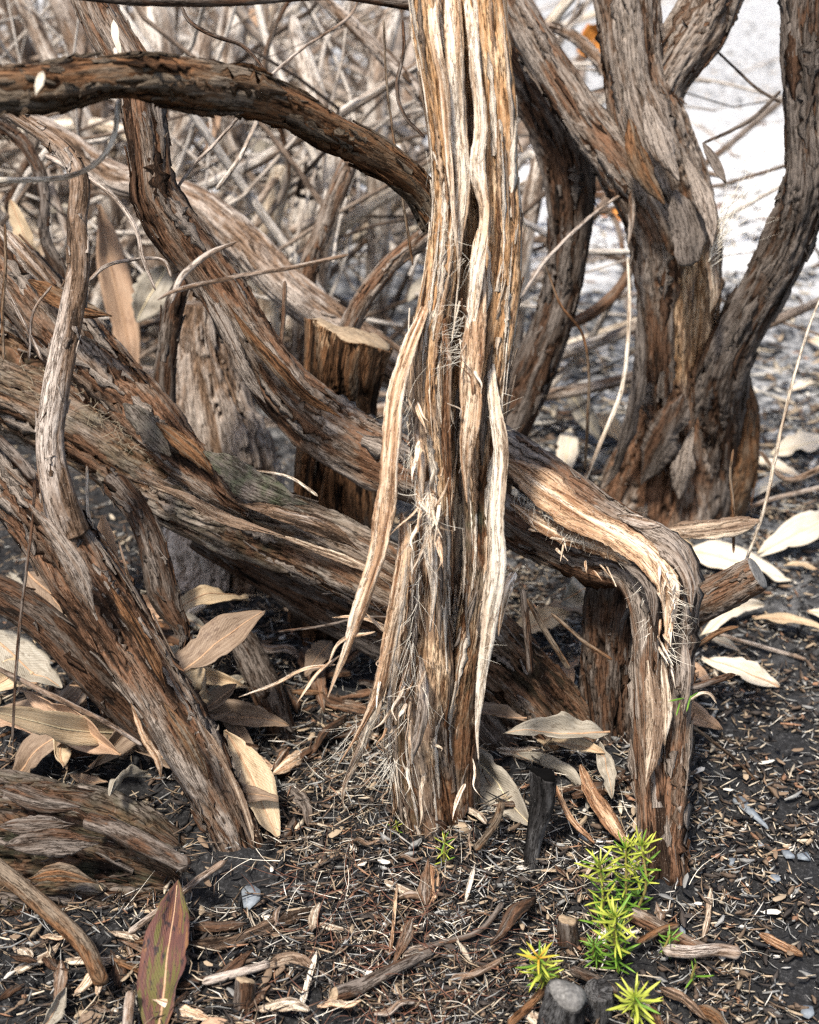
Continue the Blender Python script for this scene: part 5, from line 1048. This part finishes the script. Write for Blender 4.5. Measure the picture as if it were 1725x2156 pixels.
shoot_px((1466, 2030), (1462, 2072), 10, 'pair of green blades on soil right of the cluster', 'green', lean=.01, whorls=1, per=3, ln=.012, crown=2)
shoot_px((835, 1735), (833, 1752), 11, 'speck of yellow green shoot left of the stem foot', ('lime', 'lime', 'green'), lean=.02, whorls=2, per=4, ln=.007, crown=3)
gb = thing('green_shoot', 'two small green leaves on the bent pale twig at right', 'seedling', pt(1440, 1478, .95), 'young green shoots')
for (x0, y0, x1, y1) in ((1440, 1470, 1410, 1476), (1455, 1465, 1446, 1495), (1470, 1458, 1452, 1470), (1432, 1480, 1424, 1505)):
    a = pt(x0, y0, .945); b_ = pt(x1, y1, .94); d = b_ - a; L = np.linalg.norm(d); d /= L; z = -FWD - d * (-FWD @ d); z /= np.linalg.norm(z); x = np.cross(d, z); p = a - np.array(gb.location); L *= 1.15
    lf = bpy.data.objects.new('leaf', NEED['green']); COL.objects.link(lf); lf.parent = gb
    lf.matrix_local = Matrix(((x[0] * L, d[0] * L, z[0] * L, p[0]), (x[1] * L, d[1] * L, z[1] * L, p[1]), (x[2] * L, d[2] * L, z[2] * L, p[2]), (0, 0, 0, 1)))

# ================================================================== LITTER
PAL = np.array([(.38, .29, .195), (.52, .44, .33), (.21, .145, .095), (.115, .080, .056), (.055, .044, .037), (.018, .017, .017), (.275, .27, .255), (.68, .63, .55), (.29, .16, .095)])
def litter_mass(n, seed, region, size, wid, pal_p, name, label, flat=.35, pile=.006, thr=(.22, .58)):
    r = rng(seed); x, y = region(r, int(n * 1.5)); k_ = n2(x / .035 + 40, y / .035 + 40, 96) * .7 + n2(x / .012 + 40, y / .012 + 40, 97) * .3 > r.uniform(*thr, len(x)); x, y = x[k_], y[k_]; n = len(x)
    z = terrain(x, y) + r.random(n) ** 1.5 * pile
    L = r.uniform(*size, n) * np.clip(.7 + .6 * r.random(n), .5, 1.5); W = r.uniform(*wid, n); az = r.uniform(0, 2 * math.pi, n); el = r.normal(size=n) * flat * .5
    D = np.stack([np.cos(az) * np.cos(el), np.sin(az) * np.cos(el), np.sin(el)], 1); Sd = np.stack([-np.sin(az), np.cos(az), r.normal(size=n) * .35], 1)
    Sd /= np.linalg.norm(Sd, axis=1)[:, None]; Nn = np.cross(D, Sd); P0 = np.stack([x, y, z + .0012], 1); bendv = r.normal(size=n) * .18
    secs = []
    for q, ws in ((-.5, .35), (.02, 1.0), (.5, .28)):
        c = P0 + D * (q * L)[:, None] + Sd * (bendv * L * (q * q - .1))[:, None] + Nn * (np.abs(bendv) * L * .4 * q * q)[:, None]
        ww = (W * ws / 2)[:, None]; hh = (np.minimum(W * .35, .0009) * (.5 + .5 * ws))[:, None]
        secs += [c - Sd * ww - Nn * hh, c + Nn * hh, c + Sd * ww - Nn * hh]
    V = np.stack(secs, 1)
    Fc = (ringfaces(3, 3)[None] + (np.arange(n) * 9)[:, None, None]).reshape(-1, 4); Ft = (np.array([[2, 1, 0], [6, 7, 8]])[None] + (np.arange(n) * 9)[:, None, None]).reshape(-1, 3)
    c = PAL[r.choice(len(PAL), n, p=np.array(pal_p) / sum(pal_p))] * r.uniform(.55, 1.2, (n, 1)); col = np.hstack([np.clip(c, 0, .85), np.ones((n, 1))])
    o = link(name, mesh(name, V.reshape(-1, 3), [Fc, Ft], 'litter', {'col': np.repeat(col, 9, 0)}, smooth_=False)); return tag(o, label, 'litter', kind='stuff')
def reg_left(r, n):
    y = .44 + 1.5 * r.random(n) ** 1.6; x = r.uniform(-.36 * y - .05, .04, n) ; return x, y
def reg_mid(r, n):
    y = r.uniform(.44, 1.2, n); x = r.normal(0.02, .10, n); k = np.abs(x) < .4; return x[k], y[k]
def reg_right(r, n):
    y = .44 + 1.1 * r.random(n) ** 1.2; x = r.uniform(.02, .36, n) * (.5 + y * .7); return x, y
litter_mass(14000, 1, reg_left, (.006, .018), (.0006, .0017), (2.0, 1.5, 2.2, 3, 4, 4, 3.2, .5, .5), 'needle_litter', 'carpet of brown needles and chaff under the left stems', pile=.010, thr=(.05, .5))
litter_mass(9000, 2, reg_mid, (.005, .018), (.0006, .0016), (1.6, 1.3, 1.7, 2.4, 3.6, 5, 2.6, 1.0, .9), 'needle_litter', 'loose reddish needles and fibres in front of the split stem', pile=.010)
litter_mass(19000, 3, reg_right, (.003, .012), (.0006, .0022), (1.7, 1.9, .9, 1.4, 3, 5.0, 4.0, 1.0, .4), 'chaff_litter', 'scattered pale chaff and chips over the dark soil at right', pile=.004)
litter_mass(6500, 4, lambda r, n: (r.uniform(-.34, .46, n), r.uniform(.44, 1.35, n)), (.003, .015), (.002, .0065), (1, .4, 2, 3, 4, 3.5, 1.5, .2, .6), 'bark_crumbs', 'dark bark crumbs and charcoal spread through the litter', pile=.007)
def far_reg(r, n):
    y = 1.3 + 4.5 * r.random(n) ** 3.2; x = r.uniform(.02, .40, n) * y; return x, y
litter_mass(8000, 6, far_reg, (.006, .034), (.0015, .010), (2, 2, 1, 1.5, 3.5, 4, 2, 1.5, .8), 'chaff_litter', 'blurred chips and charcoal on the ground beyond the forked trunk', pile=.004)
# needles and crumbs caught on top of the massive low stem
Cf, rf, sf_ = SURF[fmain.name][0], SURF[fmain.name][1], SURF[fmain.name][5]; r = rng(41); sp = []
for _ in range(150):
    i_ = int(r.normal(.2, .07) * len(Cf)) % len(Cf); tg_ = Cf[min(i_ + 1, len(Cf) - 1)] - Cf[i_ - 1]; tg_ /= np.linalg.norm(tg_)
    up_ = np.array([r.normal() * .25, -.55 + r.normal() * .25, .8]); up_ -= tg_ * (up_ @ tg_); up_ /= np.linalg.norm(up_)
    d_ = r.normal(size=3); d_ -= up_ * (d_ @ up_); sp.append((Cf[i_] + up_ * (rf[i_] * 1.08 + .0015), d_ + up_ * .12, r.uniform(.006, .014), r.uniform(.00025, .0005), r.uniform(-.15, .15)))
M['needle_dry'] = simple('dry_needle', [(.3, (.12, .09, .06)), (.7, (.34, .28, .19))], 60)
o = hairs(sp, 42, 'needle_litter', mat='needle_dry'); tag(o, 'dry needles caught on top of the massive low stem', 'litter', kind='stuff')
# fine pale root hairs
r = rng(8); sp = []
for _ in range(520):
    x = r.normal(.03, .09); y = r.uniform(.48, 1.0)
    z = float(terrain(x, y)); sp.append(((x, y, z + .004 + r.random() * .006), (r.normal(), r.normal(), r.uniform(-.1, .35)), r.uniform(.012, .045), r.uniform(.00018, .0004), r.uniform(-.7, .7)))
o = hairs(sp, 9, 'root_fibres'); tag(o, 'fine pale fibres strewn over litter around the split stem foot', 'fibres', kind='stuff')
sp = []
for _ in range(260):
    x = r.normal(-.005, .045); y = r.uniform(.55, .76)
    z = float(terrain(x, y)); sp.append(((x, y, z + .003 + r.random() * .008), (r.normal(), r.normal(), r.uniform(-.1, .5)), r.uniform(.012, .04), r.uniform(.0003, .0006), r.uniform(-.8, .8)))
M['redroot'] = simple('red_rootlet', [(.3, (.10, .045, .03)), (.7, (.22, .10, .06))], 300)
o = hairs(sp, 10, 'rootlets', mat='redroot'); tag(o, 'tangle of fine reddish rootlets in front of the split stem', 'rootlets', kind='stuff')

# torn bark shards scattered round the stems
def place(px, py):
    h = 'left' if px < 420 else 'left of centre' if px < 760 else 'below the split stem' if px < 1080 else 'near the green shoots' if px < 1430 else 'on the open soil at right'
    v = 'shaded under stems' if py < 1600 else 'in mid distance' if py < 1850 else 'near bottom edge'
    return h, v
shard = []
r = rng(404)
for k in range(9):
    L = .022 + .004 * k; a = r.uniform(-.15, .15); rows = [[-L / 2, 0, 0, .0022 + .0004 * k], [-L / 6, a * L * .5, .002 + .001 * (k % 3), .003 + .0004 * k], [L / 6, a * L * .5, .003 * (k % 2), .003 + .0004 * k], [L / 2, 0, .002, .0012]]
    o = ribbon(np.array(rows) + [0, .9, 0, 0], 3500 + k, ('bark', 'bark_dark', 'bark_grey', 'bark_warm', 'strip', 'bark_dark', 'strip_grey', 'bark', 'bark_dark')[k], 'bark_shard', None, world=True, normal=(0, 0, 1), rag=.45, cup=.4, thick=.0014, layer=.4, dens=.8)
    me = o.data; co_ = np.empty(len(me.vertices) * 3, np.float32); me.vertices.foreach_get('co', co_); co_ = co_.reshape(-1, 3); co_[:, 1] -= .9; me.vertices.foreach_set('co', co_.ravel()); me.update()
    shard.append((me, ('brown', 'dark brown', 'grey', 'red brown', 'tan', 'blackish', 'pale grey', 'brown', 'dark')[k], 'short' if k < 4 else 'long')); bpy.data.objects.remove(o)
for k in range(150):
    x_ = r.uniform(-20, 1400); y_ = r.uniform(1380, 2150)
    if k >= 90: x_, y_ = r.uniform(150, 800), r.uniform(1250, 1620)
    if x_ < 400 and y_ > 1600: y_ = r.uniform(1960, 2150)
    if x_ > 1150: y_ = max(y_, 1650)
    me, cn, sz = shard[r.integers(9)]
    o = link('bark_shard', me, None, tuple(gd(x_, y_, .006 + r.random() * .008))); o.rotation_euler = (r.normal() * .35, r.normal() * .25, r.uniform(0, 6.28)); o.scale = [r.uniform(.45, 1.0) * (1.6 if k >= 90 else 1)] * 3
    h, v = place(x_, y_); tag(o, f'{sz} torn {cn} bark shard {h}, {v}', 'bark shard', f'{sz} {cn} shards {h}')

# 260 single chips large enough to pick out
def chip_mesh(seed):
    r = rng(seed); n = 8; P = []
    for k in range(n):
        q = k / n * 2 * math.pi; P.append((math.cos(q) * .5 * r.uniform(.75, 1.1), math.sin(q) * .5 * r.uniform(.6, 1.15)))
    P = np.array(P); bend = r.uniform(-.25, .25)
    V = [[x, y, .05 + bend * x * x] for x, y in P * .92] + [[x, y, -.06 + bend * x * x] for x, y in P] + [[0, 0, .09], [0, 0, -.06]]
    f4 = [[i + n, (i + 1) % n + n, (i + 1) % n, i] for i in range(n)]; f3 = [[2 * n, i, (i + 1) % n] for i in range(n)] + [[2 * n + 1, (i + 1) % n + n, i + n] for i in range(n)]
    return np.array(V), np.array(f4), np.array(f3)
chips = {}
for cn, c0 in (('tan', PAL[0]), ('pale', PAL[7]), ('brown', PAL[2]), ('dark', PAL[4]), ('grey', PAL[6] * .8)):
    chips[cn] = []
    for k in range(3):
        V, f4, f3 = chip_mesh(50 + k); col = np.repeat(np.array([[*c0, 1.0]]), len(V), 0); chips[cn].append(mesh('chip_' + cn, V, [f4, f3], 'litter', {'col': col}, smooth_=False))
CN = {'tan': 'tan wood', 'pale': 'pale cream wood', 'brown': 'red brown bark', 'dark': 'dark charred', 'grey': 'weathered grey'}
r = rng(66)
for k in range(260):
    x_, y_ = r.uniform(0, 1725), r.uniform(1500, 2150)
    if x_ > 1350: y_ = r.uniform(1250, 2150)
    if x_ < 420 and y_ < 1960: x_ = r.uniform(500, 1725)
    c = gd(x_, y_, .004 + r.random() * .005); cn = r.choice(['tan', 'pale', 'brown', 'dark', 'grey'], p=[.3, .12, .26, .2, .12])
    o = link('bark_chip', chips[cn][r.integers(3)], None, tuple(c)); L = r.uniform(.006, .015)
    o.scale = (L, L * r.uniform(.22, .5), L * .32); o.rotation_euler = (r.normal() * .3, r.normal() * .25, r.uniform(0, 6.28))
    h, v = place(x_, y_); tag(o, f'small {CN[cn]} chip {h}, {v}', 'chip', f'{cn} chips {h}')
